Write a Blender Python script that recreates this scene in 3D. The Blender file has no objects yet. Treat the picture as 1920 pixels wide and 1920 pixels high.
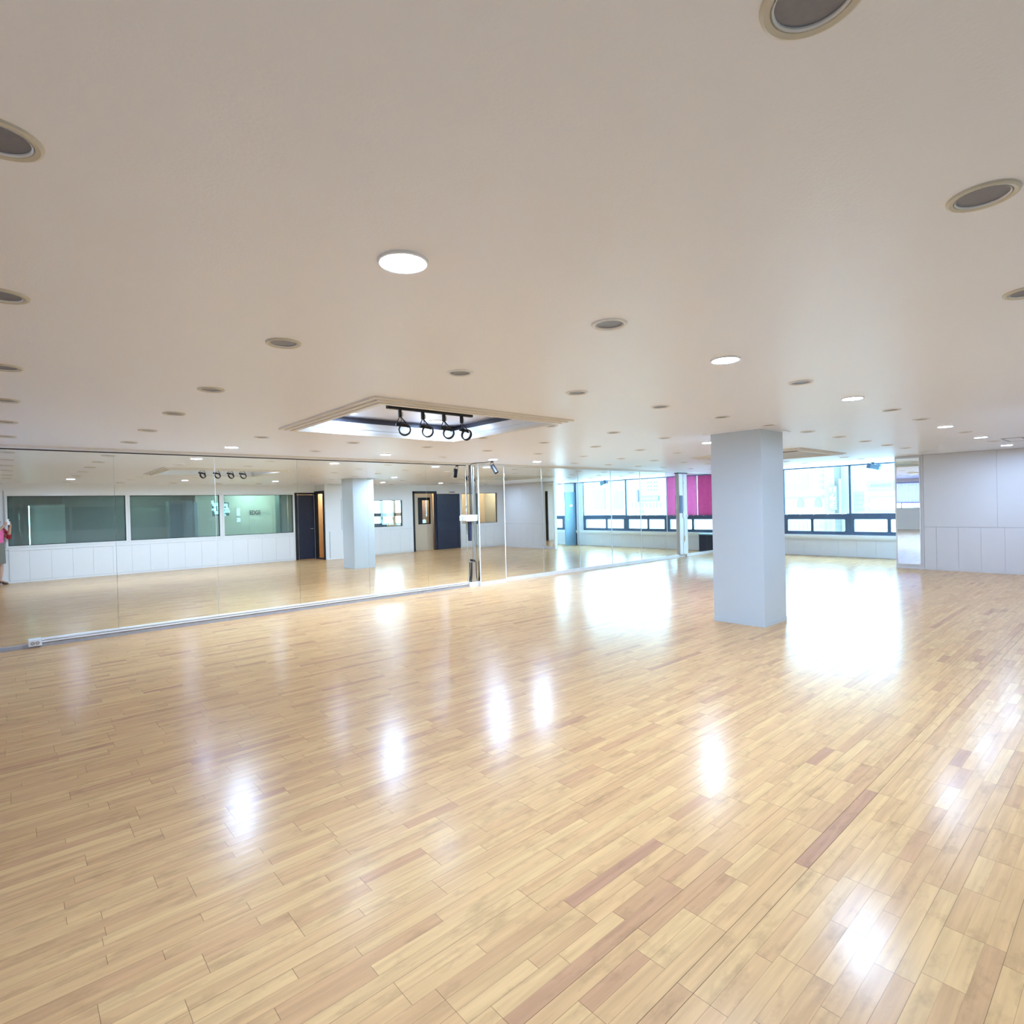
import bpy, math, random
from mathutils import Vector, Matrix, Euler

# ------------------------------------------------------------------ camera, world, exposure
scene = bpy.context.scene
COL = scene.collection
PI = math.pi
H = 2.43            # ceiling height
CAM = Vector((0.0, 0.0, 1.55))
YAW, PITCH, ROLL = 0.7236, 0.0091, -0.0253

def setup_camera():
    cy, sy, cp, sp = math.cos(YAW), math.sin(YAW), math.cos(PITCH), math.sin(PITCH)
    fw = Vector((sy * cp, cy * cp, -sp)); rt = Vector((cy, -sy, 0)); up = rt.cross(fw)
    r2 = rt * math.cos(ROLL) + up * math.sin(ROLL)
    u2 = up * math.cos(ROLL) - rt * math.sin(ROLL)
    m = Matrix((r2, u2, -fw)).transposed().to_4x4()
    m.translation = CAM
    cd = bpy.data.cameras.new('camera')
    cam = bpy.data.objects.new('camera', cd); COL.objects.link(cam)
    cam.matrix_world = m
    cd.sensor_width = 36.0; cd.lens = 36.0 * 1068.0 / 1920.0
    cd.clip_start = 0.05; cd.clip_end = 300
    scene.camera = cam
setup_camera()

SKY_STRENGTH = 11.0
LED_STRENGTH = 660.0
scene.view_settings.view_transform = 'Standard'
scene.view_settings.look = 'None'
scene.view_settings.gamma = 1.0
scene.view_settings.exposure = 1.02
scene.view_settings.use_curve_mapping = False

world = bpy.data.worlds.new('overcast_sky'); scene.world = world
world.use_nodes = True
wn = world.node_tree
bg = wn.nodes['Background']
bg.inputs['Color'].default_value = (0.44, 0.74, 1.0, 1)
bg.inputs['Strength'].default_value = SKY_STRENGTH

cyc = scene.cycles
cyc.use_denoising = True; cyc.use_adaptive_sampling = True; cyc.adaptive_threshold = 0.05
cyc.max_bounces = 8; cyc.diffuse_bounces = 5; cyc.glossy_bounces = 5
cyc.transmission_bounces = 4; cyc.transparent_max_bounces = 10
cyc.sample_clamp_indirect = 40.0
cyc.blur_glossy = 0.5
cyc.use_light_tree = True
random.seed(7)

# ------------------------------------------------------------------ materials
def new_mat(name):
    m = bpy.data.materials.new(name); m.use_nodes = True
    return m, m.node_tree.nodes, m.node_tree.links, m.node_tree.nodes['Principled BSDF']

def paint(name, col, rough=0.5, metal=0.0, noise=0.0, nscale=8.0, bump=0.0, bscale=300.0, coat=0.0, spec=0.5):
    m, N, L, P = new_mat(name)
    P.inputs['Base Color'].default_value = (*col, 1)
    P.inputs['Roughness'].default_value = rough
    P.inputs['Metallic'].default_value = metal
    P.inputs['Specular IOR Level'].default_value = spec
    if coat: P.inputs['Coat Weight'].default_value = coat
    geo = N.new('ShaderNodeNewGeometry')
    if noise:
        t = N.new('ShaderNodeTexNoise'); t.inputs['Scale'].default_value = nscale; t.inputs['Detail'].default_value = 4
        L.new(geo.outputs['Position'], t.inputs['Vector'])
        mx = N.new('ShaderNodeMix'); mx.data_type = 'RGBA'
        mx.inputs['A'].default_value = tuple(max(0, c - noise) for c in col) + (1,)
        mx.inputs['B'].default_value = tuple(min(1, c + noise) for c in col) + (1,)
        L.new(t.outputs['Fac'], mx.inputs['Factor']); L.new(mx.outputs['Result'], P.inputs['Base Color'])
    if bump:
        t2 = N.new('ShaderNodeTexNoise'); t2.inputs['Scale'].default_value = bscale; t2.inputs['Detail'].default_value = 2
        L.new(geo.outputs['Position'], t2.inputs['Vector'])
        b = N.new('ShaderNodeBump'); b.inputs['Strength'].default_value = bump; b.inputs['Distance'].default_value = 0.001
        L.new(t2.outputs['Fac'], b.inputs['Height']); L.new(b.outputs['Normal'], P.inputs['Normal'])
    return m

def emitter(name, col, strength):
    m, N, L, P = new_mat(name)
    P.inputs['Base Color'].default_value = (0.9, 0.9, 0.9, 1)
    P.inputs['Emission Color'].default_value = (*col, 1)
    P.inputs['Emission Strength'].default_value = strength
    return m

def glass(name, tint=(0.93, 0.97, 0.97), refl=1.0, haze=None):
    """thin pane: fresnel mirror over a tinted see-through sheet"""
    m, N, L, P = new_mat(name)
    N.remove(P); out = N['Material Output']
    tr = N.new('ShaderNodeBsdfTransparent'); tr.inputs['Color'].default_value = (*tint, 1)
    gl = N.new('ShaderNodeBsdfGlossy'); gl.inputs['Roughness'].default_value = 0.01
    gl.inputs['Color'].default_value = (refl, refl, refl, 1)
    lw = N.new('ShaderNodeLayerWeight'); lw.inputs['Blend'].default_value = 0.5
    p5 = N.new('ShaderNodeMath'); p5.operation = 'POWER'; L.new(lw.outputs['Facing'], p5.inputs[0]); p5.inputs[1].default_value = 5.0
    fr = N.new('ShaderNodeMath'); fr.operation = 'MULTIPLY_ADD'; L.new(p5.outputs[0], fr.inputs[0]); fr.inputs[1].default_value = 0.9; fr.inputs[2].default_value = 0.04
    mx = N.new('ShaderNodeMixShader')
    L.new(fr.outputs[0], mx.inputs[0])
    base = tr
    if haze:
        df = N.new('ShaderNodeBsdfDiffuse'); df.inputs['Color'].default_value = (*haze[1], 1)
        m2 = N.new('ShaderNodeMixShader'); m2.inputs[0].default_value = haze[0]
        L.new(tr.outputs[0], m2.inputs[1]); L.new(df.outputs[0], m2.inputs[2]); base = m2
    L.new(base.outputs[0], mx.inputs[1]); L.new(gl.outputs[0], mx.inputs[2]); L.new(mx.outputs[0], out.inputs[0])
    return m

def mirror_mat(name, spots=False):
    m, N, L, P = new_mat(name)
    P.inputs['Base Color'].default_value = (0.90, 0.92, 0.86, 1)
    P.inputs['Metallic'].default_value = 1.0; P.inputs['Roughness'].default_value = 0.0
    if spots:       # scuffs and water spots that have eaten the silvering
        geo = N.new('ShaderNodeNewGeometry')
        mp = N.new('ShaderNodeMapping'); mp.inputs['Scale'].default_value = (1, 1, 0.55)
        L.new(geo.outputs['Position'], mp.inputs[0])
        v = N.new('ShaderNodeTexVoronoi'); v.inputs['Scale'].default_value = 7.0
        L.new(mp.outputs[0], v.inputs['Vector'])
        n = N.new('ShaderNodeTexNoise'); n.inputs['Scale'].default_value = 1.6
        L.new(geo.outputs['Position'], n.inputs['Vector'])
        n2 = N.new('ShaderNodeTexNoise'); n2.inputs['Scale'].default_value = 28; n2.inputs['Detail'].default_value = 3
        L.new(mp.outputs[0], n2.inputs['Vector'])
        a = N.new('ShaderNodeMath'); a.operation = 'MULTIPLY_ADD'; L.new(n2.outputs[0], a.inputs[0]); a.inputs[1].default_value = 0.16
        L.new(v.outputs['Distance'], a.inputs[2])
        lt = N.new('ShaderNodeMath'); lt.operation = 'LESS_THAN'; L.new(a.outputs[0], lt.inputs[0]); lt.inputs[1].default_value = 0.125
        g = N.new('ShaderNodeMath'); g.operation = 'GREATER_THAN'; L.new(n.outputs[0], g.inputs[0]); g.inputs[1].default_value = 0.52
        mu = N.new('ShaderNodeMath'); mu.operation = 'MULTIPLY'; L.new(lt.outputs[0], mu.inputs[0]); L.new(g.outputs[0], mu.inputs[1])
        df = N.new('ShaderNodeBsdfDiffuse'); df.inputs['Color'].default_value = (0.9, 0.93, 0.95, 1)
        mx = N.new('ShaderNodeMixShader'); out = N['Material Output']
        k = N.new('ShaderNodeMath'); k.operation = 'MULTIPLY'; L.new(mu.outputs[0], k.inputs[0]); k.inputs[1].default_value = 0.3
        L.new(k.outputs[0], mx.inputs[0]); L.new(P.outputs[0], mx.inputs[1]); L.new(df.outputs[0], mx.inputs[2]); L.new(mx.outputs[0], out.inputs[0])
    return m

def floor_mat():
    m, N, L, P = new_mat('maple_strip_floor')
    def math_(op, a, b=None, c=None):
        n = N.new('ShaderNodeMath'); n.operation = op
        for i, v in enumerate((a, b, c)):
            if v is None: continue
            if isinstance(v, (int, float)): n.inputs[i].default_value = v
            else: L.new(v, n.inputs[i])
        return n.outputs[0]
    geo = N.new('ShaderNodeNewGeometry')
    sep = N.new('ShaderNodeSeparateXYZ'); L.new(geo.outputs['Position'], sep.inputs[0])
    x, y = sep.outputs['X'], sep.outputs['Y']
    W = 0.0575
    yy = math_('DIVIDE', math_('ADD', y, 10.0), W)
    row = math_('FLOOR', yy); fy = math_('FRACT', yy)
    def white(vec, dim='2D'):
        w = N.new('ShaderNodeTexWhiteNoise'); w.noise_dimensions = dim
        if dim == '1D': L.new(vec, w.inputs['W'])
        else: L.new(vec, w.inputs['Vector'])
        return w.outputs['Value']
    r1 = white(row, '1D'); r2 = white(math_('ADD', row, 371.3), '1D')
    ln = math_('MULTIPLY_ADD', math_('FLOOR', math_('MULTIPLY', r1, 3.0)), 0.3, 0.3)
    off = math_('MULTIPLY_ADD', math_('FLOOR', math_('MULTIPLY', r2, 7.0)), 0.3, math_('MULTIPLY', white(math_('FLOOR', math_('DIVIDE', row, 3.0)), '1D'), 0.3))
    xx = math_('DIVIDE', math_('ADD', math_('ADD', x, 10.0), math_('ADD', off, 0.09)), ln)
    cid = math_('FLOOR', xx); fx = math_('MULTIPLY', math_('FRACT', xx), ln)
    cv = N.new('ShaderNodeCombineXYZ'); L.new(cid, cv.inputs[0]); L.new(row, cv.inputs[1])
    rnd = white(cv.outputs[0], '2D')
    cv2 = N.new('ShaderNodeCombineXYZ'); L.new(cid, cv2.inputs[1]); L.new(row, cv2.inputs[0])
    rnd2 = white(cv2.outputs[0], '2D')
    ramp = N.new('ShaderNodeValToRGB'); cr = ramp.color_ramp
    cr.elements[0].position = 0.0; cr.elements[0].color = (0.46, 0.243, 0.136, 1)
    cr.elements[1].position = 1.0; cr.elements[1].color = (0.655, 0.405, 0.185, 1)
    for p, c in ((0.03, (0.53, 0.292, 0.143, 1)), (0.14, (0.58, 0.335, 0.156, 1)), (0.5, (0.62, 0.366, 0.168, 1)), (0.85, (0.64, 0.387, 0.176, 1))):
        e = cr.elements.new(p); e.color = c
    L.new(rnd, ramp.inputs[0])
    # grain and knots run with the boards
    gc = N.new('ShaderNodeCombineXYZ')
    L.new(math_('MULTIPLY', x, 3.0), gc.inputs[0]); L.new(math_('MULTIPLY', y, 42.0), gc.inputs[1]); L.new(math_('MULTIPLY', rnd, 40.0), gc.inputs[2])
    gn = N.new('ShaderNodeTexNoise'); gn.inputs['Scale'].default_value = 1.0; gn.inputs['Detail'].default_value = 5; L.new(gc.outputs[0], gn.inputs['Vector'])
    gm = N.new('ShaderNodeMapRange'); gm.inputs['From Min'].default_value = 0.3; gm.inputs['From Max'].default_value = 0.7
    gm.inputs['To Min'].default_value = 0.86; gm.inputs['To Max'].default_value = 1.09
    L.new(gn.outputs[0], gm.inputs['Value'])
    bc = N.new('ShaderNodeCombineXYZ'); L.new(math_('MULTIPLY', x, 1.0), bc.inputs[0]); L.new(math_('MULTIPLY', y, 2.2), bc.inputs[1]); L.new(math_('MULTIPLY', rnd2, 9.0), bc.inputs[2])
    bn = N.new('ShaderNodeTexNoise'); bn.inputs['Scale'].default_value = 5.0; bn.inputs['Detail'].default_value = 4; bn.inputs['Roughness'].default_value = 0.65
    L.new(bc.outputs[0], bn.inputs['Vector'])
    bm_ = N.new('ShaderNodeMapRange'); bm_.inputs['From Min'].default_value = 0.30; bm_.inputs['From Max'].default_value = 0.46
    bm_.inputs['To Min'].default_value = 0.80; bm_.inputs['To Max'].default_value = 1.0
    L.new(bn.outputs[0], bm_.inputs['Value'])
    # grooves, some boards tighter than others
    gw = math_('MULTIPLY_ADD', r2, 0.030, 0.010)
    g1 = math_('LESS_THAN', fy, gw)
    g2 = math_('LESS_THAN', fx, 0.0022)
    grv = math_('MAXIMUM', math_('MULTIPLY', g1, math_('MULTIPLY_ADD', r1, 0.55, 0.22)), math_('MULTIPLY', g2, 0.5))
    v = math_('MULTIPLY', math_('MULTIPLY', gm.outputs[0], bm_.outputs[0]), math_('SUBTRACT', 1.0, grv))
    vm = N.new('ShaderNodeVectorMath'); vm.operation = 'SCALE'
    L.new(ramp.outputs['Color'], vm.inputs[0]); L.new(v, vm.inputs['Scale'])
    L.new(vm.outputs[0], P.inputs['Base Color'])
    # varnish
    rn = N.new('ShaderNodeTexNoise'); rn.inputs['Scale'].default_value = 3.0; L.new(geo.outputs['Position'], rn.inputs['Vector'])
    rr = N.new('ShaderNodeMapRange'); rr.inputs['To Min'].default_value = 0.19; rr.inputs['To Max'].default_value = 0.27
    L.new(rn.outputs[0], rr.inputs['Value']); L.new(rr.outputs[0], P.inputs['Roughness'])
    P.inputs['Specular IOR Level'].default_value = 0.16
    # height: each board sits a little proud or cupped, plus brush marks
    cup = math_('MULTIPLY', math_('POWER', math_('ABSOLUTE', math_('SUBTRACT', fy, 0.5)), 2.0), 0.0011)
    tilt = math_('MULTIPLY', math_('MULTIPLY', math_('SUBTRACT', rnd2, 0.5), fy), 0.00026)
    wn_ = N.new('ShaderNodeTexNoise'); wn_.inputs['Scale'].default_value = 14.0; wn_.inputs['Detail'].default_value = 2; L.new(geo.outputs['Position'], wn_.inputs['Vector'])
    hh = math_('ADD', math_('ADD', cup, tilt), math_('MULTIPLY', wn_.outputs[0], 0.00055))
    hh = math_('SUBTRACT', hh, math_('MULTIPLY', math_('MAXIMUM', g1, g2), 0.0004))
    b = N.new('ShaderNodeBump'); b.inputs['Strength'].default_value = 0.40; b.inputs['Distance'].default_value = 1.0
    L.new(hh, b.inputs['Height']); L.new(b.outputs['Normal'], P.inputs['Normal'])
    return m

M = {}
M['floor'] = floor_mat()
M['ceil'] = paint('ceiling_paint', (0.89, 0.91, 0.985), 0.36, noise=0.012, nscale=1.3, bump=0.6, bscale=90)
M['wall'] = paint('white_wall_paint', (0.87, 0.89, 0.90), 0.42, noise=0.012, nscale=2.0, bump=0.15)
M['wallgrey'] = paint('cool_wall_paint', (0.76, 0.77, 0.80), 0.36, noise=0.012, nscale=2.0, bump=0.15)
M['pillar'] = paint('pillar_gloss_paint', (0.58, 0.66, 0.71), 0.3, noise=0.008, nscale=1.5, bump=0.2, bscale=60)
M['trim'] = paint('white_trim_gloss', (0.86, 0.88, 0.88), 0.25, noise=0.01)
M['cream'] = paint('cream_moulding', (0.80, 0.76, 0.68), 0.35, noise=0.01)
M['dark'] = paint('dark_reveal', (0.10, 0.10, 0.13), 0.5, noise=0.01, nscale=20)
M['gap'] = paint('joint_shadow_gap', (0.45, 0.47, 0.50), 0.8)
M['black'] = paint('black_metal', (0.012, 0.012, 0.014), 0.55, noise=0.004)
M['steel'] = paint('brushed_steel', (0.62, 0.64, 0.65), 0.28, metal=1.0, noise=0.03, nscale=30)
M['silver'] = paint('dull_reflector', (0.19, 0.20, 0.25), 0.35, metal=0.3, noise=0.03, nscale=60)
M['navy'] = paint('navy_door_paint', (0.022, 0.030, 0.062), 0.38, noise=0.006, nscale=9)
M['winblue'] = paint('blue_grey_aluminium', (0.085, 0.135, 0.22), 0.4, metal=0.2, noise=0.02, nscale=30)
M['paleblue'] = paint('pale_blue_laminate', (0.20, 0.36, 0.50), 0.4, noise=0.02)
M['mirror'] = mirror_mat('mirror_glass')
M['mirror_worn'] = mirror_mat('mirror_glass_worn', True)
M['ring'] = paint('white_lamp_trim', (0.84, 0.84, 0.84), 0.3, noise=0.01)
M['ring_old'] = paint('yellowed_lamp_trim', (0.64, 0.60, 0.50), 0.35, noise=0.03, nscale=60)
M['bulb'] = paint('frosted_bulb', (0.30, 0.30, 0.33), 0.25, noise=0.02)
M['led'] = emitter('led_diffuser_lit', (0.485, 0.68, 1.0), LED_STRENGTH)
M['led_dim'] = emitter('led_diffuser_dim', (0.485, 0.68, 1.0), LED_STRENGTH * 0.45)
M['led_soft'] = emitter('led_diffuser_tray', (0.485, 0.68, 1.0), LED_STRENGTH * 0.16)
M['warm'] = emitter('warm_lamp_lit', (1.0, 0.78, 0.54), 75.0)
M['tubelamp'] = emitter('cool_tube_lit', (0.45, 0.88, 1.0), 8.0)
M['teal'] = emitter('teal_sign_lit', (0.25, 0.85, 0.95), 1.3)
M['glass'] = glass('clear_window_glass')
M['glass_green'] = glass('green_office_glass', (0.72, 0.81, 0.79), haze=(0.13, (0.55, 0.64, 0.64)))
M['magenta'] = None
M['tan'] = paint('tan_wood_panel', (0.72, 0.60, 0.45), 0.4, noise=0.03, nscale=12)
M['officewall'] = paint('office_wall_paint', (0.60, 0.64, 0.62), 0.6, noise=0.02)
M['officedark'] = paint('dark_office_panel', (0.13, 0.19, 0.19), 0.55, noise=0.02)
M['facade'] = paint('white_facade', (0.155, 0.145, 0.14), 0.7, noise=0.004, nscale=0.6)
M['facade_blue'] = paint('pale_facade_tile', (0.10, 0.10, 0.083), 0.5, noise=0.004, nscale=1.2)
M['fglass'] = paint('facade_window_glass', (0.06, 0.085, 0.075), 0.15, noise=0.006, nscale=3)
M['sign'] = paint('blue_sign_board', (0.06, 0.062, 0.085), 0.5, noise=0.004)
M['signw'] = paint('white_sign_letters', (0.2, 0.2, 0.2), 0.5)
M['street'] = paint('street_paving', (0.80, 0.82, 0.84), 0.8, noise=0.05, nscale=2)
M['skin'] = paint('skin', (0.62, 0.40, 0.30), 0.5, noise=0.02)
M['hair'] = paint('black_hair', (0.02, 0.016, 0.015), 0.4, noise=0.006, nscale=80)
M['pink'] = paint('hot_pink_knit', (0.86, 0.16, 0.40), 0.8, noise=0.06, nscale=40)
M['crimson'] = paint('crimson_sleeve', (0.36, 0.02, 0.05), 0.8, noise=0.03, nscale=40)
M['skirt'] = paint('grey_tweed', (0.20, 0.20, 0.17), 0.9, noise=0.09, nscale=70)
M['shoe'] = paint('brown_shoe_leather', (0.20, 0.12, 0.08), 0.35, noise=0.02)
M['phone'] = paint('white_phone_shell', (0.85, 0.86, 0.88), 0.2)
M['concrete'] = paint('grey_cement_curb', (0.42, 0.42, 0.43), 0.85, noise=0.08, nscale=18, bump=0.8, bscale=60)
M['socket'] = paint('dark_socket_hole', (0.14, 0.15, 0.17), 0.5)
M['lavender'] = paint('lavender_curtain', (0.50, 0.45, 0.66), 0.8, noise=0.05, nscale=5)

def film_mat(name, col):
    m, N, L, P = new_mat(name); N.remove(P); out = N['Material Output']
    tl = N.new('ShaderNodeBsdfTranslucent'); df = N.new('ShaderNodeBsdfDiffuse')
    geo = N.new('ShaderNodeNewGeometry'); t = N.new('ShaderNodeTexNoise'); t.inputs['Scale'].default_value = 9; t.inputs['Detail'].default_value = 5
    L.new(geo.outputs['Position'], t.inputs['Vector'])
    mx = N.new('ShaderNodeMix'); mx.data_type = 'RGBA'
    mx.inputs['A'].default_value = tuple(c * 0.85 for c in col) + (1,); mx.inputs['B'].default_value = tuple(min(1, c * 1.12) for c in col) + (1,)
    L.new(t.outputs[0], mx.inputs['Factor'])
    L.new(mx.outputs['Result'], tl.inputs['Color']); L.new(mx.outputs['Result'], df.inputs['Color'])
    ms = N.new('ShaderNodeMixShader'); ms.inputs[0].default_value = 0.55
    L.new(df.outputs[0], ms.inputs[1]); L.new(tl.outputs[0], ms.inputs[2]); L.new(ms.outputs[0], out.inputs[0])
    return m
M['magenta'] = film_mat('magenta_film', (0.60, 0.24, 0.40))
M['magenta2'] = film_mat('magenta_film_deep', (0.50, 0.15, 0.28))
M['lav_film'] = film_mat('lavender_blind', (0.56, 0.50, 0.80))

# ------------------------------------------------------------------ mesh helpers
class MB:
    def __init__(s): s.v = []; s.f = []; s.m = []
    def quad(s, a, b, c, d, mi=0):
        n = len(s.v); s.v += [tuple(a), tuple(b), tuple(c), tuple(d)]; s.f.append((n, n + 1, n + 2, n + 3)); s.m.append(mi)
    def box(s, x0, x1, y0, y1, z0, z1, mi=0, T=None):
        n = len(s.v)
        P = [(x0, y0, z0), (x1, y0, z0), (x1, y1, z0), (x0, y1, z0), (x0, y0, z1), (x1, y0, z1), (x1, y1, z1), (x0, y1, z1)]
        if T is not None: P = [tuple(T @ Vector(p)) for p in P]
        s.v += P
        for q in ((0, 3, 2, 1), (4, 5, 6, 7), (0, 1, 5, 4), (1, 2, 6, 5), (2, 3, 7, 6), (3, 0, 4, 7)):
            s.f.append(tuple(n + i for i in q)); s.m.append(mi)
        return s
    def lathe(s, prof, n=28, T=None, mi=0, close=False):
        """prof: list of (radius, z) turned about Z"""
        base = len(s.v); T = T or Matrix.Identity(4)
        for r, z in prof:
            for k in range(n):
                a = 2 * PI * k / n
                s.v.append(tuple(T @ Vector((r * math.cos(a), r * math.sin(a), z))))
        m = len(prof)
        for i in range(m - 1 if not close else m):
            j = (i + 1) % m
            for k in range(n):
                k2 = (k + 1) % n
                s.f.append((base + i * n + k, base + i * n + k2, base + j * n + k2, base + j * n + k)); s.m.append(mi)
        if not close:
            if prof[0][0] > 1e-6: s.f.append(tuple(base + k for k in reversed(range(n)))); s.m.append(mi)
            if prof[-1][0] > 1e-6: s.f.append(tuple(base + (m - 1) * n + k for k in range(n))); s.m.append(mi)
        return s
    def ring(s, prof, n=28, T=None, mi=0): return s.lathe(prof, n, T, mi, close=True)
    def tube(s, pts, r, n=10, mi=0):
        pts = [Vector(p) for p in pts]; rs = r if isinstance(r, (list, tuple)) else [r] * len(pts)
        base = len(s.v); prev = None
        for i, p in enumerate(pts):
            d = (pts[min(i + 1, len(pts) - 1)] - pts[max(i - 1, 0)]).normalized()
            u = d.orthogonal().normalized() if prev is None else (prev - d * prev.dot(d)).normalized()
            prev = u; w = d.cross(u)
            for k in range(n):
                a = 2 * PI * k / n
                s.v.append(tuple(p + (u * math.cos(a) + w * math.sin(a)) * rs[i]))
        for i in range(len(pts) - 1):
            for k in range(n):
                k2 = (k + 1) % n
                s.f.append((base + i * n + k, base + i * n + k2, base + (i + 1) * n + k2, base + (i + 1) * n + k)); s.m.append(mi)
        s.f.append(tuple(base + k for k in reversed(range(n)))); s.m.append(mi)
        s.f.append(tuple(base + (len(pts) - 1) * n + k for k in range(n))); s.m.append(mi)
        return s
    def loft(s, rings, mi=0, cap=True):
        base = len(s.v); n = len(rings[0])
        for r in rings: s.v += [tuple(p) for p in r]
        for i in range(len(rings) - 1):
            for k in range(n):
                k2 = (k + 1) % n
                s.f.append((base + i * n + k, base + i * n + k2, base + (i + 1) * n + k2, base + (i + 1) * n + k)); s.m.append(mi)
        if cap:
            s.f.append(tuple(base + k for k in reversed(range(n)))); s.m.append(mi)
            s.f.append(tuple(base + (len(rings) - 1) * n + k for k in range(n))); s.m.append(mi)
        return s
    def build(s, name, mats, parent=None, smooth=False, bevel=0.0, loc=None, fix=True):
        me = bpy.data.meshes.new(name)
        if loc is not None: s.v = [(a - loc[0], b - loc[1], c - loc[2]) for a, b, c in s.v]
        me.from_pydata(s.v, [], s.f)
        if not isinstance(mats, (list, tuple)): mats = [mats]
        for m in mats: me.materials.append(m)
        for p, mi in zip(me.polygons, s.m): p.material_index = mi; p.use_smooth = smooth
        me.update()
        if fix:
            import bmesh
            b = bmesh.new(); b.from_mesh(me); bmesh.ops.recalc_face_normals(b, faces=b.faces); b.to_mesh(me); b.free()
        o = bpy.data.objects.new(name, me); COL.objects.link(o)
        if loc is not None: o.location = loc
        if parent is not None: o.parent = parent
        if bevel:
            md = o.modifiers.new('bevel', 'BEVEL'); md.width = bevel; md.segments = 2; md.limit_method = 'ANGLE'
        if smooth:
            md = o.modifiers.new('wn', 'WEIGHTED_NORMAL'); md.keep_sharp = True
            me.set_sharp_from_angle(angle=math.radians(38))
        return o

def tag(o, label=None, cat=None, group=None, kind=None):
    if label: o['label'] = label
    if cat: o['category'] = cat
    if group: o['group'] = group
    if kind: o['kind'] = kind
    return o

def empty(name, loc=(0, 0, 0), rot=None):
    o = bpy.data.objects.new(name, None); COL.objects.link(o); o.location = loc
    o.empty_display_size = 0.05
    if rot: o.rotation_euler = rot
    return o

def copy_tree(o, parent=None):
    c = o.copy(); COL.objects.link(c)
    if parent is not None: c.parent = parent
    for ch in list(o.children): copy_tree(ch, c)
    return c

def struct(name, mb, mats, label, cat, **k):
    return tag(mb.build(name, mats, **k), label, cat, kind='structure')

def wall_with_holes(axis, c0, c1, a0, a1, z0, z1, holes):
    """slab between c0..c1 on `axis`, spanning a0..a1 and z0..z1, with rectangular holes (a, b, za, zb)"""
    mb = MB()
    xs = sorted({a0, a1, *[h[0] for h in holes], *[h[1] for h in holes]})
    zs = sorted({z0, z1, *[h[2] for h in holes], *[h[3] for h in holes]})
    for i in range(len(xs) - 1):
        # merge vertical runs
        run = None
        for j in range(len(zs) - 1):
            mx, mz = (xs[i] + xs[i + 1]) / 2, (zs[j] + zs[j + 1]) / 2
            hole = any(h[0] < mx < h[1] and h[2] < mz < h[3] for h in holes)
            if not hole:
                if run is None: run = [zs[j], zs[j + 1]]
                else: run[1] = zs[j + 1]
            if hole or j == len(zs) - 2:
                if run is not None:
                    if axis == 'y': mb.box(xs[i], xs[i + 1], c0, c1, run[0], run[1])
                    else: mb.box(c0, c1, xs[i], xs[i + 1], run[0], run[1])
                run = None
    return mb

# ------------------------------------------------------------------ floor and ceiling
struct('floor', MB().box(-3.2, 16.9, -4.4, 9.2, -0.2, 0.0), M['floor'],
       'glossy pale maple strip floor of the empty dance studio', 'floor')

CX = [0.0, 1.09, 2.22, 3.35, 4.48, 5.58, 6.68, 7.80, 8.90, 10.0, 11.11, 12.15, 13.38, 14.43]
CY = [0.36, 1.76, 2.99, 4.40, 5.61, 6.85, 8.05]
OFFS = {(1, 0): (-0.01, 0.03), (2, 0): (-0.05, -0.03), (1, 1): (-0.02, 0.0)}
LIT = {(1, 1), (3, 1), (5, 1), (8, 1), (10, 1), (12, 1), (7, 3), (2, 6), (4, 6), (6, 6), (7, 6)}
TRAYS = [(2.25, 4.27, 4.09, 5.93), (10.20, 12.10, 4.10, 5.94)]
def spots():
    out = []
    for j in range(7):
        for i in range(14):
            if j in (3, 4) and i in (2, 3, 10, 11): continue
            if j in (0, 1, 2) and i == 13: continue
            if j == 0 and i == 0: continue
            out.append((i, j))
    return out
SP = spots()
RH = 0.066
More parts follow.
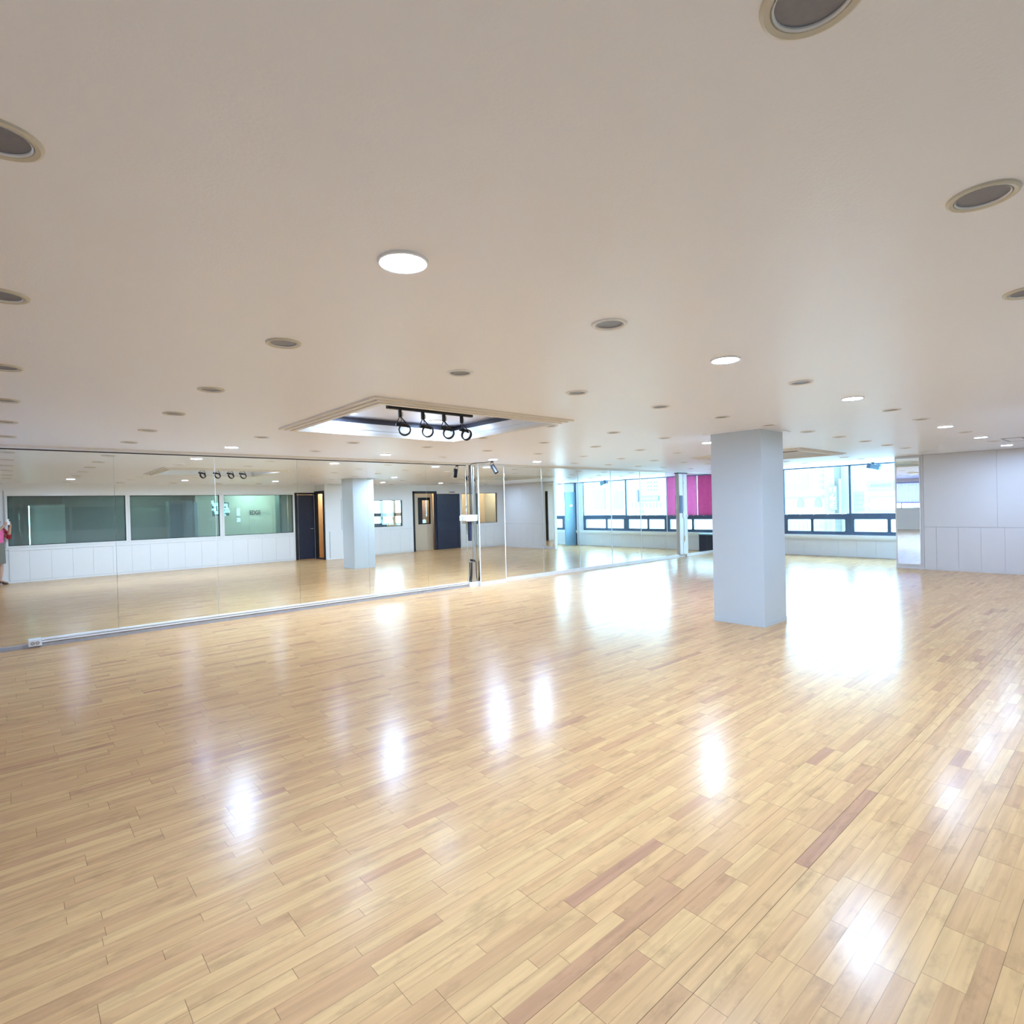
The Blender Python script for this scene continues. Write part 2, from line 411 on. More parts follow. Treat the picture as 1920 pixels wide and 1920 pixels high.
def ceiling_mesh():
    mb = MB(); Q = 0.11
    holes = {}
    for (i, j) in SP:
        if (i, j) in LIT: continue
        ox, oy = OFFS.get((i, j), (0, 0))
        holes[(i, j)] = (CX[i] + ox, CY[j] + oy)
    xs = [-3.2, 16.9] + [v for c in CX for v in (c - Q, c + Q)] + [t[k] for t in TRAYS for k in (0, 1)]
    ys = [-0.6, 9.2] + [v for c in CY for v in (c - Q, c + Q)] + [t[k] for t in TRAYS for k in (2, 3)]
    xs = sorted(set(xs)); ys = sorted(set(ys))
    cell = {}
    for (i, j), c in holes.items(): cell[(round(CX[i] - Q, 4), round(CY[j] - Q, 4))] = c
    skip = set()
    for a in range(len(xs) - 1):
        for b in range(len(ys) - 1):
            x0, x1, y0, y1 = xs[a], xs[a + 1], ys[b], ys[b + 1]
            mx, my = (x0 + x1) / 2, (y0 + y1) / 2
            if any(t[0] < mx < t[1] and t[2] < my < t[3] for t in TRAYS): continue
            hc = None
            for (i, j), c in holes.items():
                if abs(mx - CX[i]) < Q and abs(my - CY[j]) < Q: hc = c; hk = (i, j); break
            if hc is None:
                mb.quad((x0, y0, H), (x0, y1, H), (x1, y1, H), (x1, y0, H)); continue
            if hk in skip: continue
            skip.add(hk)
            X0, X1, Y0, Y1 = CX[hk[0]] - Q, CX[hk[0]] + Q, CY[hk[1]] - Q, CY[hk[1]] + Q
            # clip any tray edge that would split the cell: tray lines never cross a hole
            n = 32; base = len(mb.v); cx, cy = hc
            for k in range(n):
                an = 2 * PI * (k + 0.5) / n; dx, dy = math.cos(an), math.sin(an)
                mb.v.append((cx + RH * dx, cy + RH * dy, H))
            sq = []
            for k in range(n):
                an = 2 * PI * (k + 0.5) / n; dx, dy = math.cos(an), math.sin(an)
                t = 1 / max(abs(dx), abs(dy)); ux, uy = dx * t, dy * t
                sq.append(((X0 + X1) / 2 + ux * Q, (Y0 + Y1) / 2 + uy * Q))
            for p in sq: mb.v.append((p[0], p[1], H))
            for k in range(n):
                k2 = (k + 1) % n
                mb.f.append((base + k, base + k2, base + n + k2, base + n + k)); mb.m.append(0)
            for cxn, cyn in ((X1, Y1), (X0, Y1), (X0, Y0), (X1, Y0)):
                # corner triangles
                ks = sorted(range(n), key=lambda k: (sq[k][0] - cxn) ** 2 + (sq[k][1] - cyn) ** 2)[:2]
                c = len(mb.v); mb.v.append((cxn, cyn, H)); mb.f.append((base + n + ks[0], base + n + ks[1], c)); mb.m.append(0)
    return mb
# merge split cells: keep tray edges out of lamp cells
struct('ceiling', ceiling_mesh(), M['ceil'], 'low off-white ceiling dotted with round downlights', 'ceiling', fix=False)
struct('sky_block_slab', MB().box(-3.4, 17.1, -4.6, 9.4, 2.95, 3.15), M['wall'], 'unseen slab added above the ceiling void to block the sky', 'slab')  # unseen lid, added to keep sky light out of the rooms

def tray(n, t, outer):
    x0, x1, y0, y1 = t; X0, X1, Y0, Y1 = outer
    root = empty('ceiling_recess', ((x0 + x1) / 2, (y0 + y1) / 2, H))
    tag(root, ['stepped recess in the ceiling holding the black spotlight track', 'second stepped ceiling recess behind the white pillar'][n], 'ceiling recess', kind='structure')
    lo = (root.location.x, root.location.y, root.location.z)
    def B(name, mb, mat): return mb.build(name, mat, parent=root, loc=lo) if False else _child(mb, name, mat, root, lo)
    w = 0.055
    f = MB()
    for a, b in ((X0, x0), ):
        pass
    # three-step moulding under the ceiling edge
    steps = [(0.0, 0.014), (0.045, 0.026), (0.09, 0.036)]
    for k, (ins, dz) in enumerate(steps):
        a0, a1, b0, b1 = X0 + ins, X1 - ins, Y0 + ins, Y1 - ins
        i2 = 0.135
        c0, c1, d0, d1 = X0 + i2, X1 - i2, Y0 + i2, Y1 - i2
        zt, zb = H - (steps[k - 1][1] if k else 0.0), H - dz
        f.box(a0, a1, b0, d0, zb, zt); f.box(a0, a1, d1, b1, zb, zt)
        f.box(a0, c0, d0, d1, zb, zt); f.box(c1, a1, d0, d1, zb, zt)
    B('moulding', f, M['cream'])
    g = MB(); z1 = 2.535
    g.box(x0 - 0.02, x0, y0 - 0.02, y1 + 0.02, H, z1); g.box(x1, x1 + 0.02, y0 - 0.02, y1 + 0.02, H, z1)
    g.box(x0, x1, y0 - 0.02, y0, H, z1); g.box(x0, x1, y1, y1 + 0.02, H, z1)
    for zz in (2.462,):
        e = 0.008
        g.box(x0, x1, y1 - e, y1, zz, zz + 0.006); g.box(x1 - e, x1, y0, y1, zz, zz + 0.006); g.box(x0, x0 + e, y0, y1, zz, zz + 0.006); g.box(x0, x1, y0, y0 + e, zz, zz + 0.006)
    B('fascia', g, M['trim'])
    d = MB(); z2 = 2.605; q = 0.07
    d.box(x0 - q - 0.02, x0 - q, y0 - q, y1 + q, z1 - 0.01, z2); d.box(x1 + q, x1 + q + 0.02, y0 - q, y1 + q, z1 - 0.01, z2)
    d.box(x0 - q, x1 + q, y0 - q - 0.02, y0 - q, z1 - 0.01, z2); d.box(x0 - q, x1 + q, y1 + q, y1 + q + 0.02, z1 - 0.01, z2)
    d.box(x0 - q, x0 - 0.02, y0 - q, y1 + q, z1 - 0.01, z1 - 0.001); d.box(x1 + 0.02, x1 + q, y0 - q, y1 + q, z1 - 0.01, z1 - 0.001)
    d.box(x0 - 0.02, x1 + 0.02, y0 - q, y0 - 0.02, z1 - 0.01, z1 - 0.001); d.box(x0 - 0.02, x1 + 0.02, y1 + 0.02, y1 + q, z1 - 0.01, z1 - 0.001)
    B('shadow_gap', d, M['dark'])
    B('inner_panel', MB().box(x0 - q - 0.02, x1 + q + 0.02, y0 - q - 0.02, y1 + q + 0.02, z2, z2 + 0.03), M['ceil'])
    return root

def _child(mb, name, mat, root, lo, smooth=False, bevel=0.0):
    mb.v = [(a - lo[0], b - lo[1], c - lo[2]) for a, b, c in mb.v]
    return mb.build(name, mat, parent=root, smooth=smooth, bevel=bevel)
tray(0, TRAYS[0], (2.13, 4.39, 3.97, 6.05))
tray(1, TRAYS[1], (10.08, 12.22, 3.98, 6.06))

# ceiling access hatch
hb = MB()
hb.box(11.77, 12.55, 1.36, 1.385, H - 0.006, H); hb.box(11.77, 12.55, 1.595, 1.62, H - 0.006, H); hb.box(11.77, 11.795, 1.385, 1.595, H - 0.006, H); hb.box(12.525, 12.55, 1.385, 1.595, H - 0.006, H)
hr = empty('ceiling_hatch', (12.16, 1.49, H)); tag(hr, 'narrow rectangular access hatch in the ceiling near the right wall', 'hatch', kind='structure')
_child(hb, 'hatch_frame', M['gap'], hr, (12.16, 1.49, H))
_child(MB().box(11.795, 12.525, 1.385, 1.595, H - 0.004, H - 0.0005), 'hatch_lid', M['ceil'], hr, (12.16, 1.49, H))

# ------------------------------------------------------------------ walls
# mirror wall
struct('wall_left', MB().box(-3.2, 16.9, 9.0, 9.2, 0.0, 2.95), M['wall'], 'long wall behind the mirrors', 'wall')
struct('trim_1', MB().box(-3.0, 16.6, 8.955, 9.0, 2.392, H), M['trim'], 'white soffit strip along the top of the mirrors', 'trim')
struct('trim_2', MB().box(-3.0, 6.74, 8.98, 9.0, 2.380, 2.392), M['black'], 'thin black channel along the top edge of the mirrors', 'trim')
cr = MB(); cr.box(-3.0, 16.6, 8.925, 8.955, 2.412, H); struct('trim_3', cr, M['cream'], 'thin moulding where ceiling meets the mirror soffit', 'trim')
curb = MB(); curb.box(-3.0, 6.74, 8.962, 9.0, 0.0, 0.045)
struct('baseboard_left', curb, M['concrete'], 'rough grey curb at the foot of the mirrors', 'baseboard')
b2 = MB(); b2.box(7.66, 14.2, 8.965, 9.0, 0.0, 0.075); b2.box(14.6, 16.58, 8.965, 9.0, 0.0, 0.075)
struct('baseboard_left_far', b2, M['trim'], 'white board at the foot of the far mirrors', 'baseboard')

# windows wall (X = 16.6)
XW = 16.6
YB = [3.32, 5.35, 7.06, 8.92]
far = wall_with_holes('x', XW, XW + 0.2, -0.2, 9.0, 0.0, 2.95, [(3.32, 8.92, 0.58, 2.44), (0.55, 2.36, 0.58, 2.44)])
struct('wall_far', far, M['wall'], 'outer wall with the long band of windows', 'wall')
# wainscot under windows, board by board
def wainscot(axis, c, sign, a0, a1, z0, z1, step, mats, name, label, first=None, lip=True):
    mb = MB(); a = a0; t = 0.012
    edges = [a0]
    x = a0 + (first if first else step)
    while x < a1 - 0.05: edges.append(x); x += step
    edges.append(a1)
    for i in range(len(edges) - 1):
        p, q = edges[i] + 0.002, edges[i + 1] - 0.002
        if axis == 'y': mb.box(p, q, min(c, c + sign * t), max(c, c + sign * t), z0 + 0.004, z1 - 0.004)
        else: mb.box(min(c, c + sign * t), max(c, c + sign * t), p, q, z0 + 0.004, z1 - 0.004)
    bk = 0.003
    if axis == 'y': mb.box(a0, a1, min(c, c + sign * bk), max(c, c + sign * bk), z0, z1, 1)
    else: mb.box(min(c, c + sign * bk), max(c, c + sign * bk), a0, a1, z0, z1, 1)
    if lip:
        if axis == 'y': mb.box(a0, a1, min(c, c + sign * 0.022), max(c, c + sign * 0.022), z1, z1 + 0.03)
        else: mb.box(min(c, c + sign * 0.022), max(c, c + sign * 0.022), a0, a1, z1, z1 + 0.03)
    return struct(name, mb, [mats, M['gap']], label, 'wall panelling')
wainscot('x', XW, -1, 3.0, 8.96, 0.0, 0.44, 0.44, M['wallgrey'], 'wall_far_panelling', 'grey-white boarding below the band of windows')
wainscot('x', XW, -1, 0.0, 2.9, 0.0, 0.44, 0.44, M['wallgrey'], 'wall_far_panelling', 'short run of boarding under the alcove window')
lg = MB(); lg.box(XW - 0.05, XW, 3.0, 8.96, 0.47, 0.505); lg.box(XW - 0.075, XW, 3.0, 8.96, 0.505, 0.575)
struct('trim_4', lg, M['trim'], 'stepped white ledge under the band of windows', 'trim')
lg = MB(); lg.box(XW - 0.05, XW, 0.0, 2.9, 0.47, 0.505); lg.box(XW - 0.075, XW, 0.0, 2.9, 0.505, 0.575)
struct('trim_5', lg, M['trim'], 'stepped white ledge under the alcove window', 'trim')
struct('trim_6', MB().box(XW - 0.03, XW, 0.0, 8.96, 2.412, H), M['winblue'], 'dark blue head rail along the top of the windows', 'trim')

def rounded_rect_frame(mb, y0, y1, z0, z1, iy0, iy1, iz0, iz1, x0, x1, r=0.03):
    """frame plate with one rounded rectangular opening"""
    def rr(a0, a1, b0, b1, r):
        P = []
        for (cx, cy, st) in ((a1 - r, b1 - r, 0), (a0 + r, b1 - r, 1), (a0 + r, b0 + r, 2), (a1 - r, b0 + r, 3)):
            for k in range(5):
                an = (st + k / 4) * PI / 2; P.append((cx + r * math.cos(an), cy + r * math.sin(an)))
        return P
    I = rr(iy0, iy1, iz0, iz1, r); O = rr(y0, y1, z0, z1, 0.0001)
    n = len(I); b = len(mb.v)
    for x in (x0, x1):
        for p in I: mb.v.append((x, p[0], p[1]))
        for p in O: mb.v.append((x, p[0], p[1]))
    for k in range(n):
        k2 = (k + 1) % n
        for q in ((b + k, b + k2, b + n + k2, b + n + k), (b + 2 * n + k2, b + 2 * n + k, b + 3 * n + k, b + 3 * n + k2),
                  (b + k2, b + k, b + 2 * n + k, b + 2 * n + k2), (b + n + k, b + n + k2, b + 3 * n + k2, b + 3 * n + k)):
            mb.f.append(q); mb.m.append(0)

def bay(n, y0, y1, lows, upper=None, label=''):
    root = empty('window_%d' % n, (XW + 0.06, (y0 + y1) / 2, 0.58)); tag(root, label, 'window', kind='structure')
    lo = tuple(root.location)
    f = MB(); xa, xb = XW + 0.02, XW + 0.075
    f.box(xa, xb, y0, y1, 0.58, 0.66); f.box(xa, xb, y0, y1, 1.01, 1.15)
    f.box(xa, xb, y0, y1, 2.40, 2.44)
    f.box(xa, xb, y0, y0 + 0.025, 1.15, 2.40); f.box(xa, xb, y1 - 0.025, y1, 1.15, 2.40)
    prev = y0
    edges = [y0] + [v for l in lows for v in l] + [y1]
    for k in range(0, len(edges), 2):
        if edges[k + 1] - edges[k] > 0.001: f.box(xa, xb, edges[k], edges[k + 1], 0.66, 1.01)
    _child(f, 'window_frame', M['winblue'], root, lo, bevel=0.004)
    s_ = MB()
    for (a, b) in lows: rounded_rect_frame(s_, a, b, 0.66, 1.01, a + 0.012, b - 0.012, 0.672, 0.998, xa - 0.012, xa + 0.02, 0.03)
    _child(s_, 'sash', M['winblue'], root, lo)
    for (a, b) in lows: _child(MB().box(xa + 0.022, xa + 0.028, a, b, 0.66, 1.01), 'pane', M['glass'], root, lo)
    _child(MB().box(xa + 0.02, xa + 0.026, y0 + 0.02, y1 - 0.02, 1.15, 2.40), 'pane', M['glass'], root, lo)
    return root
bay(1, 3.32, 5.35, [(3.44, 4.44), (4.49, 5.27)], label='wide window bay at the right end of the window band')
bay(2, 5.35, 7.06, [(5.46, 6.28), (6.32, 6.97)], label='wide window bay just right of the white pillar')
bay(3, 7.06, 8.92, [(7.16, 8.00), (8.04, 8.84)], label='window bay in the far corner behind the magenta film')
bay(4, 0.55, 2.36, [(0.65, 1.45), (1.5, 2.22)], label='alcove window seen only in the far mirrors')
# transom grille studs
rail = MB(); rail.tube([(XW - 0.01, 5.42, 1.14), (XW - 0.01, 8.8, 1.14)], 0.008)
for k in range(9): rail.box(XW - 0.02, XW + 0.02, 5.52 + k * 0.36, 5.545 + k * 0.36, 1.12, 1.16)
tag(rail.build('safety_rail', M['trim']), 'thin white safety rail across the transom of the window band', 'rail')
rod = empty('curtain_rod', (XW - 0.06, 4.3, 2.36)); tag(rod, 'bare white curtain rod across the right-hand window bay', 'curtain rod')
lo = tuple(rod.location)
_child(MB().tube([(XW - 0.06, 3.35, 2.35), (XW - 0.06, 5.28, 2.35)], 0.012), 'pole', M['trim'], rod, lo, smooth=True)
for yy in (3.5, 5.1): _child(MB().box(XW - 0.07, XW + 0.03, yy - 0.01, yy + 0.01, 2.34, 2.362), 'bracket', M['steel'], rod, lo)

# magenta film hung inside bay 3
for k, (a, b, mm, lab) in enumerate(((7.10, 7.52, 'magenta', 'narrow magenta film panel hung beside the clear window bay'),
                                     (7.55, 8.20, 'magenta', 'wide magenta film panel in the middle of the corner window bay'),
                                     (8.24, 8.84, 'magenta2', 'darker magenta film panel in the corner against the mirrors'))):
    fb = MB()
    n = 14; pts = []
    for q in range(n + 1):
        yy = a + (b - a) * q / n; pts.append((XW - 0.03 + 0.006 * math.sin(q * 1.9), yy))
    for q in range(n):
        fb.quad((pts[q][0], pts[q][1], 1.13), (pts[q + 1][0], pts[q + 1][1], 1.13), (pts[q + 1][0], pts[q + 1][1], 2.40), (pts[q][0], pts[q][1], 2.40))
    o = fb.build('window_film', M[mm], smooth=False, fix=False)
    sm = o.modifiers.new('solid', 'SOLIDIFY'); sm.thickness = 0.002
    tag(o, lab, 'window film', 'magenta film panels in the corner bay')
# white stiles between films
for yy, lab in ((7.535, 'slim white batten between the two lighter magenta panels'), (8.22, 'slim white batten beside the darkest magenta panel'), (8.88, 'slim white batten in the window corner against the mirrors')):
    tag(MB().box(XW - 0.05, XW - 0.01, yy - 0.012, yy + 0.012, 1.13, 2.40).build('batten', M['trim']), lab, 'batten', 'white battens in the corner bay')

# end wall with panels (X = 14.55)
XE = 14.55
struct('wall_right', MB().box(XE, XE + 0.12, 0.0, 3.79, 0.0, 2.95), M['wallgrey'], 'plain white panelled end wall at the right', 'wall')
pw = MB(); t = 0.012
ys_low = [0.02, 0.5, 0.87, 1.23, 1.60, 1.965, 2.33, 2.69, 3.06, 3.27]
for a, b in zip(ys_low[:-1], ys_low[1:]): pw.box(XE - t, XE, a + 0.002, b - 0.002, 0.03, 0.90)
for a, b in ((0.02, 0.83), (0.83, 2.07), (2.07, 3.27)): pw.box(XE - t, XE, a + 0.002, b - 0.002, 0.908, 2.425)
pw.box(XE - 0.002, XE, 0.0, 3.29, 0.0, 2.43, 1)
pw.box(XE - 0.016, XE, 0.0, 3.79, 0.0, 0.028)
pw.box(XE - 0.018, XE, 3.275, 3.30, 0.03, 2.42)
struct('wall_right_panelling', pw, [M['wallgrey'], M['gap']], 'large white panels over narrow boards on the end wall', 'wall panelling')
em = empty('framed_mirror', (XE - 0.01, 3.55, 0.09)); tag(em, 'narrow white-framed mirror strip at the end of the right wall', 'mirror')
lo = tuple(em.location)
_child(MB().box(XE - 0.012, XE, 3.335, 3.765, 0.09, 2.385), 'mirror_glass', M['mirror'], em, lo)
fr = MB(); xa, xb = XE - 0.022, XE
fr.box(xa, xb, 3.325, 3.342, 0.085, 2.39); fr.box(xa, xb, 3.758, 3.775, 0.085, 2.39); fr.box(xa, xb, 3.342, 3.758, 0.085, 0.102); fr.box(xa, xb, 3.342, 3.758, 2.375, 2.39)
_child(fr, 'mirror_frame', M['trim'], em, lo)
# alcove partition end and pale blue door leaf
dl = empty('door_1', (16.55, 2.95, 0)); tag(dl, 'pale blue door leaf standing open in the alcove by the window', 'door', kind='structure')
lo = tuple(dl.location)
_child(MB().box(15.98, 16.56, 2.93, 2.97, 0.01, 2.06), 'door_leaf', M['paleblue'], dl, lo, bevel=0.003)
_child(MB().box(16.22, 16.40, 2.97, 2.975, 1.50, 1.58), 'door_plate', M['trim'], dl, lo)
_child(MB().box(16.56, 16.60, 2.91, 2.99, 0.0, 2.44), 'door_jamb', M['winblue'], dl, lo)
_child(MB().tube([(16.04, 2.97, 1.0), (16.04, 3.01, 1.0), (16.14, 3.01, 1.0)], 0.009), 'handle', M['steel'], dl, lo)

# left end wall (x = -3) with a lavender blind window, seen in the framed mirror
wl = wall_with_holes('x', -3.2, -3.0, -0.5, 9.0, 0.0, 2.95, [(6.9, 8.7, 1.0, 2.24)])
struct('wall_near', wl, M['wall'], 'end wall opposite the windows, seen only in the framed mirror', 'wall')
w6 = empty('window_5', (-3.06, 7.8, 1.0)); tag(w6, 'window with a lavender blind in the opposite end wall', 'window', kind='structure'); lo = tuple(w6.location)
f = MB()
for a, b, c, d in ((6.9, 8.7, 1.0, 1.03), (6.9, 8.7, 1.24, 1.28), (6.9, 8.7, 2.2, 2.24), (6.9, 6.94, 1.0, 2.24), (8.66, 8.7, 1.0, 2.24), (8.1, 8.13, 1.0, 1.28)): f.box(-3.12, -3.06, a, b, c, d)
_child(f, 'window_frame', M['winblue'], w6, lo)
_child(MB().box(-3.1, -3.095, 6.92, 8.68, 1.01, 2.22), 'pane', M['glass'], w6, lo)
bl = MB()
for k in range(24): bl.box(-3.05 + (k % 2) * 0.006, -3.046 + (k % 2) * 0.006, 6.94 + k * 0.072, 6.94 + (k + 1) * 0.072, 1.27, 2.21)
_child(bl, 'blind', M['lav_film'], w6, lo)

# back wall (behind the viewer, seen in the mirrors)
YA = -0.46
wa = wall_with_holes('y', YA - 0.12, YA, -3.0, 7.60, 0.0, 2.95, [(-0.02, 2.37, 0.90, 2.12), (2.47, 4.70, 0.90, 2.12), (4.82, 6.88, 0.90, 2.12), (6.95, 7.58, 0.0, 2.14)])
struct('wall_back', wa, M['wall'], 'white wall with office windows, seen in the mirrors', 'wall')
wainscot('y', YA, 1, -0.02, 6.9, 0.05, 0.78, 0.425, M['wall'], 'wall_back_panelling', 'white boarding below the office windows', first=0.38)
struct('baseboard_back', MB().box(-3.0, 6.9, YA, YA + 0.018, 0.0, 0.05), M['trim'], 'white skirting below the office windows', 'baseboard')
def inner_window(n, x0, x1, z0, z1, y, label, mat='glass_green', fw=0.045):
    root = empty('window_%d' % n, ((x0 + x1) / 2, y, z0)); tag(root, label, 'window', kind='structure'); lo = tuple(root.location)
    f = MB(); ya, yb = y - 0.12, y + 0.014
    f.box(x0 - fw, x1 + fw, y, yb, z0 - fw, z0); f.box(x0 - fw, x1 + fw, y, yb, z1, z1 + fw)
    f.box(x0 - fw, x0, y, yb, z0, z1); f.box(x1, x1 + fw, y, yb, z0, z1)
    _child(f, 'window_frame', M['trim'], root, lo)
    g = MB(); e = 0.014
    g.box(x0, x1, y - 0.09, y - 0.045, z0, z0 + e); g.box(x0, x1, y - 0.09, y - 0.045, z1 - e, z1); g.box(x0, x0 + e, y - 0.09, y - 0.045, z0, z1); g.box(x1 - e, x1, y - 0.09, y - 0.045, z0, z1)
    _child(g, 'gasket', M['black'], root, lo)
    _child(MB().box(x0, x1, y - 0.07, y - 0.064, z0, z1), 'pane', M[mat], root, lo)
    return root
inner_window(6, -0.02, 2.37, 0.90, 2.12, YA, 'dark office window nearest the person in the mirrors')
inner_window(7, 2.47, 4.70, 0.90, 2.12, YA, 'middle of the three dark office windows in the mirrors')
inner_window(8, 4.82, 6.88, 0.90, 2.12, YA, 'pale office window showing the EDGE lettering')
struct('trim_7', MB().box(-0.15, 6.92, YA, YA + 0.02, 0.81, 0.85), M['trim'], 'white sill rail under the office windows', 'trim')
struct('trim_8', MB().box(-0.10, -0.075, YA, YA + 0.008, 0.85, 2.25), M['gap'], 'thin vertical joint beside the first office window', 'trim')

# pilaster on the back wall
pl = MB(); pl.box(7.60, 8.22, 0.30, 0.34, 0.0, 2.95); pl.box(8.16, 8.22, 0.0, 0.30, 0.0, 2.95); pl.box(7.60, 7.66, YA, 0.30, 2.22, 2.95)
struct('wall_pilaster', pl, M['wall'], 'boxed pilaster between the two doorways, seen in the mirrors', 'pilaster')
pp = MB(); pp.box(7.74, 8.21, 0.34, 0.35, 0.03, 0.90); pp.box(7.62, 8.12, 0.34, 0.35, 0.95, 2.40); pp.box(7.60, 8.23, 0.34, 0.36, 0.0, 0.03); pp.box(8.14, 8.152, 0.34, 0.348, 0.94, 1.95, 1); pp.box(7.72, 7.732, 0.34, 0.352, 0.02, 0.90, 1)
struct('wall_pilaster_panelling', pp, [M['wall'], M['gap']], 'flat panels on the face of the boxed pilaster', 'wall panelling')

# section B of back wall (y = 0)
wb = wall_with_holes('y', -0.12, 0.0, 8.18, XE + 0.12, 0.0, 2.95, [(9.20, 10.62, 0.96, 1.89), (11.12, 13.18, 0.0, 2.12), (13.27, 14.20, 0.95, 2.12)])
struct('wall_back_far', wb, M['wall'], 'white wall with navy door and interior windows, seen in the mirrors', 'wall')
struct('wall_alcove', MB().box(XE + 0.12, 16.9, -0.2, 0.0, 0.0, 2.95), M['wall'], 'end wall of the alcove behind the right wall', 'wall')
wainscot('y', 0.0, 1, 8.2, 11.05, 0.04, 0.86, 0.40, M['wall'], 'wall_back_far_panelling', 'white boarding below the interior window with outdoor view', first=0.3)
wainscot('y', 0.0, 1, 13.22, 14.53, 0.04, 0.82, 0.40, M['wall'], 'wall_back_far_panelling', 'white boarding below the warm interior window', first=0.36)
inner_window(9, 9.20, 10.62, 0.96, 1.89, 0.0, 'interior window looking through to the outdoors', 'glass', 0.05)
inner_window(10, 13.27, 14.20, 0.95, 2.12, 0.0, 'interior window of a warmly lit room', 'glass', 0.03)

# doorway 2: dark frame, muntin door
def door_leaf_mesh(mb, w, h, panes, T):
    """leaf with stacked recessed panels; local x 0..w, y thickness, z 0..h"""
    st = 0.11
    mb.box(0, st, -0.02, 0.02, 0, h, T=T); mb.box(w - st, w, -0.02, 0.02, 0, h, T=T)
    zs = [0.0, 0.14] ; 
    rails = [(0, 0.12)] + [(z - 0.02, z + 0.02) for z in panes] + [(h - 0.12, h)]
    for a, b in rails: mb.box(st, w - st, -0.02, 0.02, a, b, T=T)
    mb.box(st, w - st, -0.008, 0.008, 0.1, h - 0.1, T=T)
d2 = empty('door_2', (7.40, YA, 0)); tag(d2, 'black panelled door closed beside the EDGE office window', 'door', kind='structure'); lo = tuple(d2.location)
f = MB(); f.box(6.93, 6.985, YA - 0.13, YA + 0.02, 0, 2.16); f.box(6.93, 7.60, YA - 0.13, YA + 0.02, 2.12, 2.18)
_child(f, 'door_frame', M['black'], d2, lo)
lf = MB(); door_leaf_mesh(lf, 0.59, 2.10, (0.91, 1.28, 1.66), Matrix.Translation((6.985, YA - 0.04, 0.01)))
_child(lf, 'door_leaf', M['navy'], d2, lo)
_child(MB().tube([(7.51, YA - 0.02, 1.0), (7.51, YA + 0.04, 1.0), (7.41, YA + 0.04, 1.0)], 0.01), 'handle', M['steel'], d2, lo)
d5 = empty('door_5', (7.62, -0.05, 0)); tag(d5, 'open doorway with black frame and warm light beyond, seen in the mirrors', 'door', kind='structure'); lo = tuple(d5.location)
f = MB(); f.box(7.57, 7.66, -0.44, -0.34, 0, 2.22); f.box(7.57, 7.66, 0.22, 0.30, 0, 2.22); f.box(7.57, 7.66, -0.34, 0.22, 2.13, 2.22)
_child(f, 'door_frame', M['black'], d5, lo)
_child(MB().box(7.58, 7.66, -0.34, 0.22, 0.0, 0.05), 'threshold', M['navy'], d5, lo)
d3 = empty('door_3', (12.6, 0, 0)); tag(d3, 'closed navy door with four stacked panels, seen in the mirrors', 'door', kind='structure'); lo = tuple(d3.location)
lf = MB(); door_leaf_mesh(lf, 1.06, 2.10, (0.75, 1.10, 1.43, 1.77), Matrix.Translation((12.09, 0.02, 0.01)))
_child(lf, 'door_leaf', M['navy'], d3, lo)
_child(MB().box(12.05, 12.10, -0.12, 0.0, 0, 2.12), 'door_frame', M['navy'], d3, lo)
d4 = empty('door_4', (11.6, 0, 0)); tag(d4, 'doorway with a black frame and tan glazed door, seen in the mirrors', 'door', kind='structure'); lo = tuple(d4.location)
f = MB(); f.box(11.06, 11.13, -0.14, 0.02, 0, 2.21); f.box(11.06, 12.10, -0.14, 0.02, 2.12, 2.21)
_child(f, 'door_frame', M['black'], d4, lo)
k_ = MB(); k_.box(11.14, 11.18, -0.50, -0.16, 0, 2.1)
_child(k_, 'side_panel', M['navy'], d4, lo)
sd = MB()
for zz in (0.3, 0.62, 0.94, 1.26, 1.58, 1.86): sd.box(11.18, 11.19, -0.46, -0.20, zz, zz + 0.24)
_child(sd, 'side_glazing', M['tan'], d4, lo)
tp = wall_with_holes('y', -0.30, -0.26, 11.22, 12.08, 0.0, 2.12, [(11.44, 11.98, 0.98, 1.98)])
_child(tp, 'door_leaf', M['tan'], d4, lo)
f = MB(); f.box(11.44, 11.62, -0.30, -0.25, 0.98, 1.98); f.box(11.94, 11.98, -0.30, -0.25, 0.98, 1.98); f.box(11.62, 11.94, -0.30, -0.25, 0.98, 1.02); f.box(11.62, 11.94, -0.30, -0.25, 1.88, 1.98)
_child(f, 'glazing_bead', M['black'], d4, lo)
_child(MB().box(11.62, 11.94, -0.285, -0.28, 1.02, 1.88), 'pane', M['glass'], d4, lo)
# exit light above navy door
ex = empty('exit_light', (12.8, 0.02, 2.15)); tag(ex, 'small white emergency light box above the navy door', 'emergency light'); lo = tuple(ex.location)
_child(MB().box(12.66, 12.94, 0.0, 0.05, 2.13, 2.21), 'housing', M['trim'], ex, lo, bevel=0.004)
_child(MB().box(12.68, 12.92, 0.05, 0.053, 2.145, 2.195), 'lens', M['bulb'], ex, lo)

# rooms behind the back wall
rb = MB()
rb.box(-3.2, 11.4, -4.4, -4.2, 0, 2.95); rb.box(13.6, 14.9, -4.4, -4.2, 0, 2.95)
rb.box(-3.2, -3.0, -4.2, -0.5, 0, 2.95)
rb.box(14.67, 14.87, -4.2, -0.12, 0, 2.95)
struct('wall_office', rb, M['officewall'], 'outer walls of the rooms behind the back wall', 'wall')
rw = wall_with_holes('y', -4.4, -4.2, 11.4, 13.6, 0, 2.95, [(11.5, 13.5, 0.5, 2.5)])
rw2 = MB(); rw2.box(8.6, 9.0, -4.4, -4.2, 0, 2.95)
struct('wall_office_far', rw, M['wall'], 'outer wall of the small room with its own window', 'wall')
struct('ceiling_office', MB().box(-3.2, 16.9, -4.4, -0.6, 2.5, 2.6), M['ceil'], 'ceiling of the rooms behind the back wall', 'ceiling')
pt = MB()
